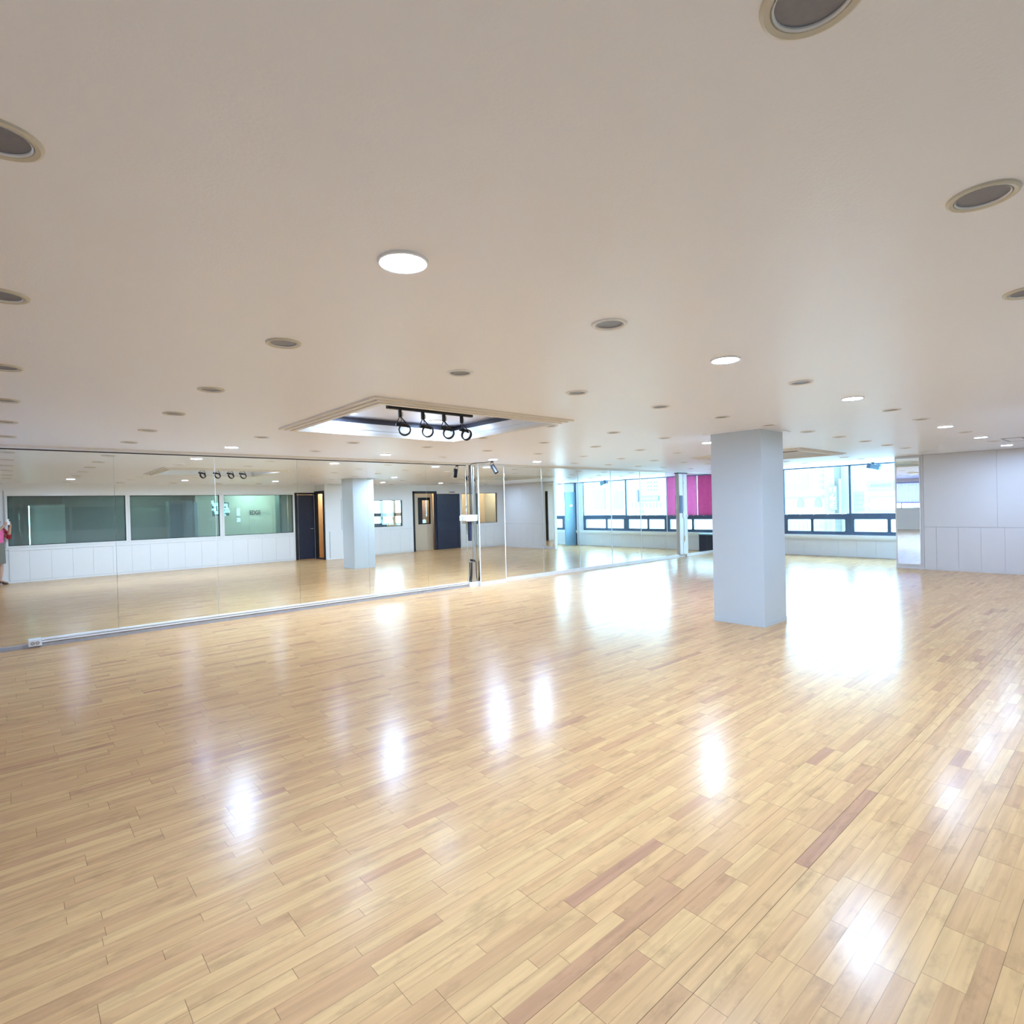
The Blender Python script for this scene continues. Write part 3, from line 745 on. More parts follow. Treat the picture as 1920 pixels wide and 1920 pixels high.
pt.box(6.90, 6.94, -4.2, YA - 0.12, 0, 2.5); pt.box(8.10, 8.16, -4.2, 0.0, 0, 2.5); pt.box(8.10, 8.16, 0.0, 0.30, 0, 2.43); pt.box(11.14, 11.20, -0.76, -0.51, 0, 2.5); pt.box(12.4, 12.46, -1.55, -0.12, 0, 2.5)
struct('wall_partition', pt, M['tan'], 'tan partitions between the small rooms', 'wall')
struct('wall_corridor', MB().box(6.94, 8.10, -1.75, -1.70, 0, 2.5), M['tan'], 'tan corridor wall glimpsed through the black doorway', 'wall')
struct('wall_warm_room', MB().box(12.46, 14.67, -1.55, -1.50, 0, 2.5), M['tan'], 'tan wall of the warmly lit room', 'wall')
struct('wall_lobby', MB().box(11.20, 12.4, -0.76, -0.72, 0, 2.5), M['tan'], 'tan wall behind the glazed door', 'wall')
# exterior window of the small room
w11 = empty('window_11', (12.5, -4.3, 0.5)); tag(w11, 'bright outer window with tan frame seen through the interior window', 'window', kind='structure'); lo = tuple(w11.location)
f = MB(); ya, yb = -4.34, -4.2
for a, b, c, d in ((12.32, 13.5, 0.5, 0.98), (12.32, 13.5, 1.27, 1.42), (12.32, 13.5, 2.42, 2.5), (13.42, 13.5, 0.98, 2.42), (12.60, 12.76, 0.98, 2.42)): f.box(a, b, ya, yb, c, d)
_child(f, 'window_frame', M['tan'], w11, lo)
f = MB()
for a, b, c, d in ((11.5, 12.32, 0.5, 0.98), (11.5, 12.32, 1.27, 1.42), (11.5, 12.32, 2.42, 2.5), (12.06, 12.14, 0.98, 2.42), (11.5, 11.56, 0.98, 2.42)): f.box(a, b, ya, yb, c, d)
_child(f, 'window_frame', M['winblue'], w11, lo)
_child(MB().box(11.5, 13.5, -4.30, -4.294, 0.5, 2.5), 'pane', M['glass'], w11, lo)

# office contents
struct('wall_office_panel', MB().box(0.42, 1.15, -1.72, -1.68, 0, 1.92), M['officewall'], 'pale panel lit by the upright light tube in the office', 'partition')
op = MB(); op.box(1.15, 4.2, -2.9, -2.86, 0, 2.5)
struct('wall_office_screen', op, M['officedark'], 'dark screens inside the office', 'partition')
struct('wall_office_back', MB().box(4.4, 6.9, -2.04, -2.0, 0, 2.5), M['officewall'], 'pale green office wall behind the EDGE lettering', 'wall')
struct('wall_office_return', MB().box(-1.6, 0.1, -1.82, -1.78, 0, 2.5), M['officedark'], 'dark cupboard wall at the end of the office', 'partition')
tl = empty('tube_lamp', (0.40, -1.5, 0.8)); tag(tl, 'upright cool white light tube glowing inside the first office window', 'lamp'); lo = tuple(tl.location)
_child(MB().tube([(0.40, -1.5, 0.55), (0.40, -1.5, 1.89)], 0.010), 'tube', M['tubelamp'], tl, lo, smooth=True)
_child(MB().box(0.37, 0.43, -1.53, -1.47, 0.0, 0.55), 'lamp_base', M['steel'], tl, lo)
_child(MB().box(0.385, 0.415, -1.54, -1.515, 0.55, 1.9), 'channel', M['steel'], tl, lo)
pb = MB().box(4.24, 4.32, -1.5, -1.42, 0, 1.92).build('display_post', M['paleblue']); tag(pb, 'pale blue upright post behind the middle office window', 'post')
cb = empty('office_cabinet', (3.7, -1.4, 0)); tag(cb, 'tall dark cabinet behind the middle office window', 'cabinet'); lo = tuple(cb.location)
_child(MB().box(3.55, 4.18, -1.75, -1.35, 0, 1.98), 'body', M['officedark'], cb, lo)
for a, b in ((3.56, 3.86), (3.87, 4.17)): _child(MB().box(a, b, -1.35, -1.335, 0.05, 1.95), 'cabinet_door', M['winblue'], cb, lo)
# teal lit sign
ts = empty('lit_sign', (5.0, -1.5, 1.7)); tag(ts, 'glowing teal blocky sign straddling two office windows', 'sign'); lo = tuple(ts.location)
sb = MB()
for a, b, c, d in ((-.27, -.20, .16, .27), (-.24, .02, .10, .20), (-.02, .20, .08, .17), (-.20, -.14, -.08, .12), (-.26, -.16, -.04, .02), (-.18, -.02, -.16, -.06), (-.02, .23, -.02, .04), (.02, .12, -.14, -.05), (.12, .26, -.12, -.03), (.16, .20, .0, .10), (-.04, .06, -.24, -.18), (.10, .14, -.22, -.16), (-.1, -.04, -.04, .12)):
    sb.box(5.0 + a, 5.0 + b, -1.50, -1.48, 1.71 + c, 1.71 + d)
_child(sb, 'sign_letters', M['teal'], ts, lo)
_child(MB().box(4.76, 5.24, -1.53, -1.50, 1.50, 1.92), 'sign_board', M['winblue'], ts, lo)
# EDGE lettering on the office wall, legible in the mirrors
def text_mesh(name, body, size, mat, T, extrude=0.004, parent=None, sx=1.0, bold=0.0):
    cu = bpy.data.curves.new(name, 'FONT'); cu.body = body; cu.size = size; cu.extrude = extrude; cu.offset = bold
    cu.align_x = 'CENTER'; cu.align_y = 'CENTER'
    tmp = bpy.data.objects.new(name + '_src', cu); COL.objects.link(tmp)
    bpy.context.view_layer.update()
    me = bpy.data.meshes.new_from_object(tmp.evaluated_get(bpy.context.evaluated_depsgraph_get()))
    bpy.data.objects.remove(tmp)
    me.name = name
    me.transform(T @ Matrix.Diagonal((sx, 1, 1, 1)))
    me.materials.clear(); me.materials.append(mat)
    o = bpy.data.objects.new(name, me); COL.objects.link(o)
    if parent is not None: o.parent = parent
    return o
ed = text_mesh('wall_lettering', 'EDGE', 0.20, M['black'], Matrix.Translation((6.18, -1.985, 1.57)) @ Matrix.Rotation(PI / 2, 4, 'X'), sx=0.72, bold=0.003)
tag(ed, 'dark capital letters EDGE on the pale green office wall', 'lettering')
us = MB(); us.tube([(6.38, -1.985, 1.56), (6.45, -1.985, 1.565), (6.52, -1.985, 1.54), (6.60, -1.985, 1.50)], 0.004)
us.build('flourish', M['officedark'], parent=ed)
# bright side panel of window 8
struct('wall_office_light', MB().box(6.60, 6.88, -1.0, -0.96, 0.9, 2.3), M['trim'], 'bright panel at the end of the EDGE office window', 'partition')
struct('trim_9', MB().box(6.50, 6.56, -1.0, -0.62, 0.0, 2.5), M['officedark'], 'dark jamb beside the bright panel', 'trim')

# ceiling lamps of the back rooms
def room_lamp(x, y, z, mat, label):
    r = empty('ceiling_lamp', (x, y, z)); tag(r, label, 'lamp')
    _child(MB().lathe([(0.13, 0.0), (0.13, -0.02), (0.11, -0.03)], 24), 'lamp_base', M['trim'], r, (0, 0, 0))
    _child(MB().lathe([(0.105, -0.03), (0.10, -0.06), (0.06, -0.08), (0.0, -0.085)], 24), 'lamp_shade', mat, r, (0, 0, 0), smooth=True)
room_lamp(7.85, -0.9, 2.5, M['warm'], 'warm ceiling lamp in the corridor behind the black doorway')
room_lamp(11.8, -3.0, 2.5, M['warm'], 'warm ceiling lamp added to light the tan window frame in the small room')  # lamp added to lift the backlit tan frame of the outer window
room_lamp(14.1, -0.8, 2.5, M['warm'], 'warm ceiling lamp in the room at the end of the back wall')
room_lamp(11.8, -0.5, 2.5, M['warm'], 'warm ceiling lamp behind the tan glazed door')
M['officelamp'] = emitter('office_lamp_lit', (0.74, 1.0, 0.96), 150.0)
room_lamp(6.0, -1.3, 2.5, M['officelamp'], 'cool ceiling lamp in the office behind the EDGE lettering')
room_lamp(3.0, -1.4, 2.5, emitter('office_lamp_dim', (0.74, 1.0, 0.98), 70.0), 'cool ceiling lamp behind the middle office window')

# ------------------------------------------------------------------ pillar
pi = MB(); PX0, PX1, PY0, PY1 = 6.865, 7.475, 3.172, 3.836
pi.box(PX0, PX1, PY0, PY1, 0.0, 2.95)
pil = struct('pillar', pi, M['pillar'], 'square white pillar standing alone in the middle of the studio', 'pillar', bevel=0.004)
pt = MB(); e = 0.07
pt.box(PX0 - e, PX1 + e, PY0 - e, PY1 + e, H - 0.008, H + 0.0)
pt.build('collar', M['ceil'], parent=pil)
sk = MB(); e = 0.004
sk.box(PX0 - e, PX1 + e, PY0 - e, PY1 + e, 0.0, 0.055)
sk.build('skirting', M['pillar'], parent=pil)

# ------------------------------------------------------------------ mirrors
ORD = ['first', 'second', 'third', 'fourth', 'fifth', 'sixth', 'seventh', 'eighth', 'ninth', 'tenth', 'eleventh', 'twelfth', 'thirteenth', 'fourteenth']
def mirror_panel(x0, x1, z0, z1, label, mat='mirror', y=8.99, group='mirror panels on the long wall'):
    r = MB().box(x0 + 0.0015, x1 - 0.0015, y, 8.999, z0, z1).build('wall_mirror', M[mat])
    return tag(r, label, 'mirror', group)
sect1 = [(-2.56, -1.36), (-1.36, -0.16), (-0.16, 1.04), (1.04, 2.24), (2.24, 3.43), (3.43, 4.63), (4.63, 5.83), (5.83, 6.74)]
labs1 = ['tall mirror panel furthest left of the wall socket', 'tall mirror panel just left of the one above the wall socket',
         'tall mirror panel directly above the white wall socket', 'tall mirror panel next right of the one above the socket',
         'tall mirror panel holding the reflection of the black ring spotlights', 'tall mirror panel reflecting the EDGE office window and black door',
         'tall mirror panel reflecting the white pillar', 'narrower mirror panel left of the steel cable strip']
for (a, b), l in zip(sect1, labs1): mirror_panel(a, b, 0.046, 2.38, l)
# worn far section
xs2 = [7.66, 8.84, 10.04, 11.24, 12.46, 13.66, 14.20]
labs2 = ['worn mirror panel just right of the boxed mirror column', 'worn mirror panel, second from the boxed mirror column', 'worn mirror panel reflecting the first clear window bay',
         'worn mirror panel reflecting the window mullion', 'worn mirror panel reflecting the second clear window bay', 'narrow worn mirror panel left of the far steel strip']
for k in range(6): mirror_panel(xs2[k], xs2[k + 1], 0.076, 2.39, labs2[k], 'mirror_worn' if k < 5 else 'mirror')
for a, b, l in ((14.62, 15.75, 'mirror panel right of the far steel strip, full of magenta'), (15.75, 16.56, 'last mirror panel in the corner against the windows')): mirror_panel(a, b, 0.076, 2.39, l)
# joint strips between the worn panels
for k, xj in enumerate(xs2[1:6]):
    jb = MB().box(xj - 0.008, xj + 0.008, 8.984, 8.9995, 0.076, 2.39).build('joint_strip', M['steel'])
    tag(jb, '%s slim metal joint strip from the boxed mirror column' % ORD[k], 'joint strip', 'joint strips between the worn mirrors')
# boxed mirror column (slightly skewed)
bx = empty('mirror_column', (6.97, 8.88, 0)); tag(bx, 'shallow boxed column faced with a white-framed mirror', 'mirror column')
bx.rotation_euler = (0, 0, -math.radians(1.35)); lo = (0, 0, 0)
_child(MB().box(0, 0.665, 0.012, 0.10, 0.0, H), 'casing', M['trim'], bx, lo)
_child(MB().box(-0.003, 0.0, 0.016, 0.09, 0.09, 2.37), 'side_mirror', M['mirror'], bx, lo)
_child(MB().box(0.0, 0.665, -0.004, 0.012, 0.0, 0.075), 'plinth', M['trim'], bx, lo)
_child(MB().box(0.012, 0.653, 0.0, 0.0115, 0.078, 2.37), 'mirror_glass', M['mirror'], bx, lo)
fr = MB(); fr.box(0, 0.012, -0.004, 0.012, 0.075, 2.385); fr.box(0.653, 0.665, -0.004, 0.012, 0.075, 2.385); fr.box(0.012, 0.653, -0.004, 0.012, 2.37, 2.385)
_child(fr, 'mirror_frame', M['trim'], bx, lo)
# strip with cables
cs = empty('cable_strip', (6.85, 8.97, 0)); tag(cs, 'narrow steel-faced strip with cables between mirror wall and boxed column', 'cable strip'); lo = (6.85, 8.97, 0)
_child(MB().box(6.745, 6.965, 8.965, 8.999, 0.0, 2.40), 'backing', M['mirror'], cs, lo)
_child(MB().box(6.745, 6.965, 8.93, 8.965, 0.0, 0.09), 'plinth', M['trim'], cs, lo)
_child(MB().tube([(6.835, 8.945, 2.40), (6.835, 8.945, 1.9), (6.84, 8.945, 1.42)], 0.009), 'cable', M['black'], cs, lo)
_child(MB().tube([(6.80, 8.945, 1.28), (6.80, 8.95, 0.9)], 0.028), 'sleeve', M['navy'], cs, lo)
_child(MB().tube([(6.86, 8.945, 2.38), (6.875, 8.945, 1.6), (6.88, 8.945, 0.5)], 0.006), 'cable', M['steel'], cs, lo)
_child(MB().tube([(6.915, 8.95, 2.36), (6.915, 8.95, 0.5)], 0.007), 'cable', M['steel'], cs, lo)
_child(MB().tube([(6.775, 8.93, 2.18), (6.79, 8.925, 2.13), (6.775, 8.925, 2.09)], 0.012), 'hook', M['black'], cs, lo)
sk = MB()
R = []
for z, w in ((0.09, 0.085), (0.16, 0.065), (0.35, 0.045), (0.46, 0.045), (0.50, 0.03)):
    R.append([(6.855 - w, 8.955, z), (6.855 + w, 8.955, z), (6.855 + w * 0.8, 8.93, z), (6.855 - w * 0.8, 8.93, z)])
sk.loft(R); _child(sk, 'cover_plate', M['steel'], cs, lo)
for sx in (-1, 1): _child(MB().tube([(6.855 + sx * 0.075, 8.94, 0.09), (6.855 + sx * 0.058, 8.935, 0.25), (6.855 + sx * 0.055, 8.935, 0.48)], 0.009), 'bracket', M['black'], cs, lo)
_child(MB().tube([(6.82, 8.935, 0.52), (6.88, 8.93, 0.50)], 0.022), 'clamp', M['black'], cs, lo)
jb = empty('junction_box', (6.79, 8.92, 1.35)); tag(jb, 'small white junction box across the cable strip', 'junction box'); lo = tuple(jb.location)
_child(MB().box(6.69, 6.905, 8.868, 8.912, 1.29, 1.41), 'box_body', M['trim'], jb, lo, bevel=0.004)
_child(MB().box(6.655, 6.69, 8.88, 8.985, 1.30, 1.40), 'end_cap', M['trim'], jb, lo)
_child(MB().lathe([(0.006, 0), (0.006, 0.003)], 10, T=Matrix.Translation((6.865, 8.868, 1.352)) @ Matrix.Rotation(PI / 2, 4, 'X')), 'screw', M['black'], jb, lo)
# second strip
s2 = empty('cable_strip', (14.4, 8.95, 0)); tag(s2, 'narrow pale steel strip interrupting the far mirrors near the magenta film', 'cable strip'); lo = tuple(s2.location)
_child(MB().box(14.20, 14.62, 8.94, 8.999, 0.06, 2.37), 'backing', M['steel'], s2, lo)
_child(MB().box(14.21, 14.40, 8.93, 8.94, 0.08, 2.34), 'facing', M['trim'], s2, lo)
_child(MB().box(14.43, 14.61, 8.93, 8.94, 0.08, 2.34), 'facing', M['wallgrey'], s2, lo)
_child(MB().tube([(14.41, 8.925, 2.36), (14.42, 8.925, 0.1)], 0.008), 'cable', M['steel'], s2, lo)
_child(MB().box(14.42, 14.55, 8.905, 8.93, 2.085, 2.145), 'sensor', M['trim'], s2, lo)
_child(MB().box(14.22, 14.36, 8.915, 8.93, 1.25, 1.75), 'display', M['winblue'], s2, lo)
_child(MB().box(14.36, 14.52, 8.90, 8.93, 1.12, 1.30), 'switch_box', M['trim'], s2, lo)
_child(MB().lathe([(0.045, 0), (0.045, 0.04)], 14, T=Matrix.Translation((14.54, 8.93, 1.17)) @ Matrix.Rotation(PI / 2, 4, 'X')), 'knob', M['steel'], s2, lo)
_child(MB().box(14.40, 14.47, 8.905, 8.93, 0.46, 0.60), 'plug', M['tan'], s2, lo)
_child(MB().box(14.36, 14.42, 8.915, 8.93, 0.10, 0.42), 'conduit', M['trim'], s2, lo)
_child(MB().box(14.18, 14.64, 8.92, 8.999, 2.37, 2.395), 'top_cap', M['black'], s2, lo)

# white round bracket at the mirror column corner
br = MB().lathe([(0.045, 0), (0.05, 0.01), (0.045, 0.022), (0.015, 0.025)], 20, T=Matrix.Translation((7.70, 8.985, 2.22)) @ Matrix.Rotation(PI / 2, 4, 'X')).build('round_bracket', M['trim'], smooth=True)
tag(br, 'small round white fixing on the mirror right of the boxed column', 'fixing')

# wall socket and raceways
so = empty('wall_socket', (0.20, 8.95, 0.06)); tag(so, 'white double wall socket at the foot of the mirrors, far left', 'socket'); lo = tuple(so.location)
_child(MB().box(0.138, 0.262, 8.925, 8.99, 0.022, 0.102), 'socket_body', M['trim'], so, lo, bevel=0.004)
for x in (0.176, 0.222):
    T = Matrix.Translation((x, 8.925, 0.058)) @ Matrix.Rotation(PI / 2, 4, 'X')
    o = _child(MB().ring([(0.019, 0.0), (0.019, 0.004), (0.015, 0.004), (0.015, 0.0)], 20, T=T), 'socket_ring', M['socket'], so, lo)
    _child(MB().lathe([(0.015, 0.001), (0.015, 0.002)], 20, T=T), 'socket_face', M['steel'], so, lo)
for z, l in ((0.078, 'upper white cable raceway along the foot of the mirrors'), (0.049, 'lower white cable raceway along the foot of the mirrors')):
    tag(MB().box(0.265, 6.74, 8.955, 8.989, z, z + 0.02).build('cable_raceway', M['trim'], bevel=0.004), l, 'cable raceway', 'cable raceways under the mirrors')

# ------------------------------------------------------------------ downlights
def old_downlight(ringmat):
    r = empty('recessed_downlight')
    _child(MB().ring([(0.088, 0.0), (0.086, -0.006), (0.080, -0.009), (0.070, -0.006), (0.066, 0.002), (0.066, 0.006), (0.088, 0.002)], 36), 'trim_ring', ringmat, r, (0, 0, 0), smooth=True)
    _child(MB().lathe([(0.066, 0.0), (0.064, 0.02), (0.052, 0.085), (0.03, 0.10), (0.0, 0.10)], 32), 'reflector', M['silver'], r, (0, 0, 0), smooth=True)
    _child(MB().ring([(0.0665, -0.0065), (0.063, -0.0035), (0.0625, 0.004), (0.066, 0.004)], 32), 'inner_rim', M['ring'], r, (0, 0, 0), smooth=True)
    b = MB().lathe([(0.0, 0.030), (0.018, 0.034), (0.026, 0.05), (0.022, 0.07), (0.014, 0.085), (0.014, 0.10)], 20)
    _child(b, 'bulb', M['bulb'], r, (0, 0, 0), smooth=True)
    return r
def led_downlight(mat):
    r = empty('led_downlight')
    _child(MB().ring([(0.090, 0.0), (0.089, -0.007), (0.084, -0.010), (0.076, -0.009), (0.075, -0.004), (0.075, 0.0)], 36), 'trim_ring', M['ring'], r, (0, 0, 0), smooth=True)
    _child(MB().lathe([(0.0755, -0.0055), (0.0, -0.0056)], 36), 'diffuser', mat, r, (0, 0, 0))
    return r
ROWN = {6: 'the row nearest the mirrors', 5: 'the second row from the mirrors', 4: 'the third row from the mirrors', 3: 'the fourth row from the mirrors',
        2: 'the fifth row from the mirrors', 1: 'the sixth row from the mirrors', 0: 'the row farthest from the mirrors'}
proto_old = proto_white = proto_led = dim_mesh = None
for j in range(7):
    row = [i for (i, jj) in SP if jj == j]
    for n, i in enumerate(row):
        ox, oy = OFFS.get((i, j), (0, 0))
        pos = (CX[i] + ox, CY[j] + oy, H)
        if (i, j) in LIT:
            if proto_led is None: proto_led = led_downlight(M['led']); o = proto_led
            else: o = copy_tree(proto_led)
            if j == 1 and i >= 8:
                for ch in o.children:
                    if ch.name.startswith('diffuser'):
                        if dim_mesh is None:
                            dim_mesh = ch.data.copy(); dim_mesh.materials.clear(); dim_mesh.materials.append(M['led_dim'])
                        ch.data = dim_mesh
            lits = [q for q in row if (q, j) in LIT]
            tag(o, 'lit LED downlight, %s lit one from left in %s' % (ORD[lits.index(i)], ROWN[j].replace('ceiling ', '')), 'downlight', 'lit LED downlights')
        else:
            old = i <= 1 or (j == 0)
            if old:
                if proto_old is None: proto_old = old_downlight(M['ring_old']); o = proto_old
                else: o = copy_tree(proto_old)
            else:
                if proto_white is None: proto_white = old_downlight(M['ring']); o = proto_white
                else: o = copy_tree(proto_white)
            un = [q for q in row if (q, j) not in LIT]
            tag(o, 'unlit %s downlight, %s unlit from left in %s' % ('yellowed' if old else 'white', ORD[un.index(i)], ROWN[j].replace('ceiling ', '')), 'downlight', 'unlit recessed downlights')
        o.location = pos
        if (i, j) not in LIT: o.rotation_euler = (0, 0, random.random() * 6)
tray_led = led_downlight(M['led_soft'])
for k, (x, y, l) in enumerate(((2.76, 5.74, 'lit LED downlight inside the first ceiling recess, left'), (3.88, 5.74, 'lit LED downlight inside the first ceiling recess, behind the ring spotlights'))):
    o = tray_led if k == 0 else copy_tree(tray_led)
    o.location = (x, y, 2.605); tag(o, l, 'downlight', 'lit LED downlights')

# ------------------------------------------------------------------ track with ring spotlights
tr = empty('light_track', (3.37, 5.05, 2.60)); tag(tr, 'black light track inside the ceiling recess carrying ring spotlights', 'light track'); lo = tuple(tr.location)
_child(MB().box(2.84, 3.90, 5.028, 5.072, 2.558, 2.604), 'rail', M['black'], tr, lo, bevel=0.002)
_child(MB().box(2.86, 2.90, 5.030, 5.034, 2.588, 2.598), 'feed_cap', M['steel'], tr, lo)
def ring_spot():
    r = empty('ring_spotlight')
    _child(MB().box(-0.014, 0.014, -0.014, 0.014, -0.075, 0.0), 'adapter', M['black'], r, (0, 0, 0), bevel=0.002)
    _child(MB().tube([(0.022, -0.004, -0.07), (0.022, -0.004, -0.022)], 0.010), 'sleeve', M['steel'], r, (0, 0, 0))
    ax = Vector((-0.30, -0.88, -0.36)).normalized()
    T = Matrix.Translation((0.03, -0.04, -0.205)) @ ax.to_track_quat('Z', 'Y').to_matrix().to_4x4()
    _child(MB().ring([(0.062, -0.015), (0.063, 0.016), (0.051, 0.016), (0.048, 0.0), (0.050, -0.015)], 32, T=T), 'lamp_ring', M['black'], r, (0, 0, 0), smooth=True)
    sx = (T.to_3x3() @ Vector((1, 0, 0)))
    c = T.translation
    y1 = MB().tube([(-0.004, 0, -0.07), Vector((-0.018, 0, -0.10)), Vector((-0.048, -0.01, -0.145)), Vector((-0.05, -0.02, -0.165))], 0.0045)
    _child(y1, 'yoke', M['black'], r, (0, 0, 0))
    y2 = MB().tube([(0.006, 0, -0.07), (0.03, -0.005, -0.10), (0.062, -0.02, -0.14), (0.078, -0.03, -0.175)], 0.0055)
    _child(y2, 'yoke', M['black'], r, (0, 0, 0))
    _child(MB().tube([(-0.055, -0.02, -0.155), (0.0, -0.03, -0.158), (0.055, -0.035, -0.165), (0.078, -0.03, -0.175)], [0.016, 0.018, 0.014, 0.010]), 'lampholder', M['black'], r, (0, 0, 0), smooth=True)
    _child(MB().tube([(0.0, 0, -0.072), (0.012, -0.01, -0.105), (0.002, -0.012, -0.13), (0.004, -0.02, -0.15)], 0.003), 'cable', M['black'], r, (0, 0, 0))
    return r
rs = ring_spot()
for k, x in enumerate((2.985, 3.255, 3.52, 3.755)):
    o = rs if k == 0 else copy_tree(rs)
    o.location = (x, 5.05, 2.560); o.rotation_euler = (0, 0, (-0.12, 0.05, 0.0, 0.25)[k])
    tag(o, 'black ring spotlight on the track, %s of four from the left' % ORD[k], 'spotlight', 'ring spotlights on the black track')

# twin black can spots by the cable strip
def can_spot(base, top, bot, r, label):
    o = empty('can_spotlight', base); tag(o, label, 'spotlight'); lo = tuple(base)
    top, bot = Vector(top), Vector(bot); d = (bot - top).normalized()
    T = Matrix.Translation(top) @ d.to_track_quat('Z', 'Y').to_matrix().to_4x4(); L_ = (bot - top).length
    _child(MB().lathe([(r * 0.72, 0), (r * 0.95, 0.012), (r, 0.03), (r, L_), (r * 0.86, L_), (r * 0.8, L_ - 0.03), (0, L_ - 0.03)], 24, T=T), 'can', M['black'], o, lo, smooth=True)
    mid = top + d * 0.05
    _child(MB().tube([(base[0], base[1], base[2]), (base[0], base[1], base[2] - 0.02)], 0.028), 'mount', M['black'], o, lo)
    _child(MB().tube([(base[0] - 0.02, base[1], base[2] - 0.02), top + Vector((-r - 0.008, 0, 0.0)), mid + Vector((-r - 0.004, 0, 0))], 0.005), 'yoke', M['black'], o, lo)
    _child(MB().tube([(base[0] + 0.02, base[1], base[2] - 0.02), top + Vector((r + 0.008, 0, 0.0)), mid + Vector((r + 0.004, 0, 0))], 0.005), 'yoke', M['black'], o, lo)
can_spot((6.96, 8.42, H), (6.945, 8.40, 2.355), (6.98, 8.315, 2.205), 0.043, 'black can spotlight hanging from the ceiling beside the boxed mirror column')
cab = MB().tube([(6.835, 8.925, 2.404), (6.835, 8.90, 2.415), (6.84, 8.80, 2.422), (6.90, 8.60, 2.418), (6.955, 8.45, 2.424)], 0.006).build('power_cable', M['black'], smooth=True)
tag(cab, 'black cable running across the ceiling to the can spotlight', 'cable')

# hanging floodlight and small camera near the windows
fl = empty('hanging_floodlight', (16.25, 4.70, H)); tag(fl, 'blue-grey box floodlight hanging on a thin stem before the right window bay', 'floodlight'); lo = tuple(fl.location)
_child(MB().lathe([(0.045, 0), (0.03, -0.02), (0.008, -0.03)], 16, T=Matrix.Translation(fl.location)), 'ceiling_mount', M['winblue'], fl, lo)
_child(MB().tube([(16.25, 4.70, H - 0.03), (16.25, 4.70, 2.37)], 0.006), 'stem', M['winblue'], fl, lo)
T = Matrix.Translation((16.25, 4.68, 2.325)) @ Matrix.Rotation(math.radians(17), 4, 'X')
_child(MB().box(-0.06, 0.06, -0.14, 0.06, -0.055, 0.055, T=T), 'housing', M['paleblue'], fl, lo, bevel=0.006)
_child(MB().box(-0.064, 0.064, 0.062, 0.14, -0.06, 0.06, T=T), 'visor', M['winblue'], fl, lo, bevel=0.004)
_child(MB().box(-0.04, 0.04, -0.15, -0.05, 0.05, 0.085, T=T), 'heat_sink', M['paleblue'], fl, lo)
sc_ = empty('security_camera', (16.2, 2.28, H)); tag(sc_, 'small dark camera on a bent arm in the alcove, seen in the mirrors', 'camera'); lo = tuple(sc_.location)
_child(MB().tube([(16.2, 2.28, H), (16.2, 2.28, 2.36), (16.25, 2.55, 2.38)], 0.008), 'arm', M['black'], sc_, lo)
_child(MB().tube([(16.2, 2.30, 2.37), (16.2, 2.22, 2.33), (16.2, 2.20, 2.26)], [0.02, 0.028, 0.03]), 'camera_body', M['winblue'], sc_, lo)
# dark blue box in the corner
db = empty('storage_box', (16.40, 8.68, 0)); tag(db, 'dark blue box on the floor in the far window corner', 'box'); lo = tuple(db.location)
_child(MB().box(16.22, 16.52, 8.45, 8.90, 0.0, 0.52), 'box_body', M['navy'], db, lo, bevel=0.006)
_child(MB().box(16.205, 16.525, 8.435, 8.915, 0.52, 0.56), 'lid', M['paleblue'], db, lo, bevel=0.004)

# ------------------------------------------------------------------ outdoors
struct('street', MB().box(17.2, 80, -60, 60, -9.2, -9.0), M['street'], 'street several floors below the windows', 'street')
XB = 46.0
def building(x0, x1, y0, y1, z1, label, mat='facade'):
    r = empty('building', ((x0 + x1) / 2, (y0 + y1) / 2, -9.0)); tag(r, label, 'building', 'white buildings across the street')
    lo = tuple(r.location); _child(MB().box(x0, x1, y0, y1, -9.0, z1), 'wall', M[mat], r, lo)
    return r, lo
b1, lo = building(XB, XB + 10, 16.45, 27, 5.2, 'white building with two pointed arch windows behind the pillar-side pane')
def arch(y, z0, w, h):
    mb = MB(); P = [(XB - 0.04, y - w / 2, z0), (XB - 0.04, y + w / 2, z0)]
    n = 10; R = []
    out = [(y - w / 2, z0)]
    for k in range(n + 1):
        a = PI * k / n; out.append((y - w / 2 * math.cos(a) * (1 if True else 1), z0 + h * 0.25 + (h * 0.75) * math.sin(a) ** 0.8))
    out.append((y + w / 2, z0))
    b = len(mb.v)
    for x in (XB - 0.05, XB + 0.0):
        for p in out: mb.v.append((x, p[0], p[1]))
    m = len(out); mb.f.append(tuple(b + k for k in range(m))); mb.m.append(0)
    mb.f.append(tuple(b + m + k for k in reversed(range(m)))); mb.m.append(0)
    for k in range(m):
        k2 = (k + 1) % m; mb.f.append((b + k, b + k2, b + m + k2, b + m + k)); mb.m.append(0)
    return mb
for y in (18.27, 17.0):
    a = _child(arch(y, 0.95, 0.50, 0.70), 'arched_window', M['fglass'], b1, lo)
    a2 = MB().box(XB - 0.07 - lo[0], XB - 0.05 - lo[0], y - 0.012 - lo[1], y + 0.012 - lo[1], 0.95 - lo[2], 1.62 - lo[2]).build('mullion', M['facade'], parent=a)
_child(MB().box(XB - 0.12, XB, 16.45, 19.8, 1.72, 1.80), 'cornice', M['facade_blue'], b1, lo)
_child(MB().box(XB - 0.02, XB, 17.66, 19.4, 2.30, 3.62), 'window', M['facade_blue'], b1, lo)
for k in range(4): _child(MB().box(XB - 0.02, XB, 16.6, 16.95, 2.3 + k * 0.45, 2.55 + k * 0.45), 'window', M['facade_blue'], b1, lo)
bb = MB().box(XB - 0.3, XB + 1.5, 15.74, 16.43, -9.0, 4.6).build('building_pier', M['facade_blue']); tag(bb, 'pale blue tiled pier behind the vertical shop sign', 'pier')
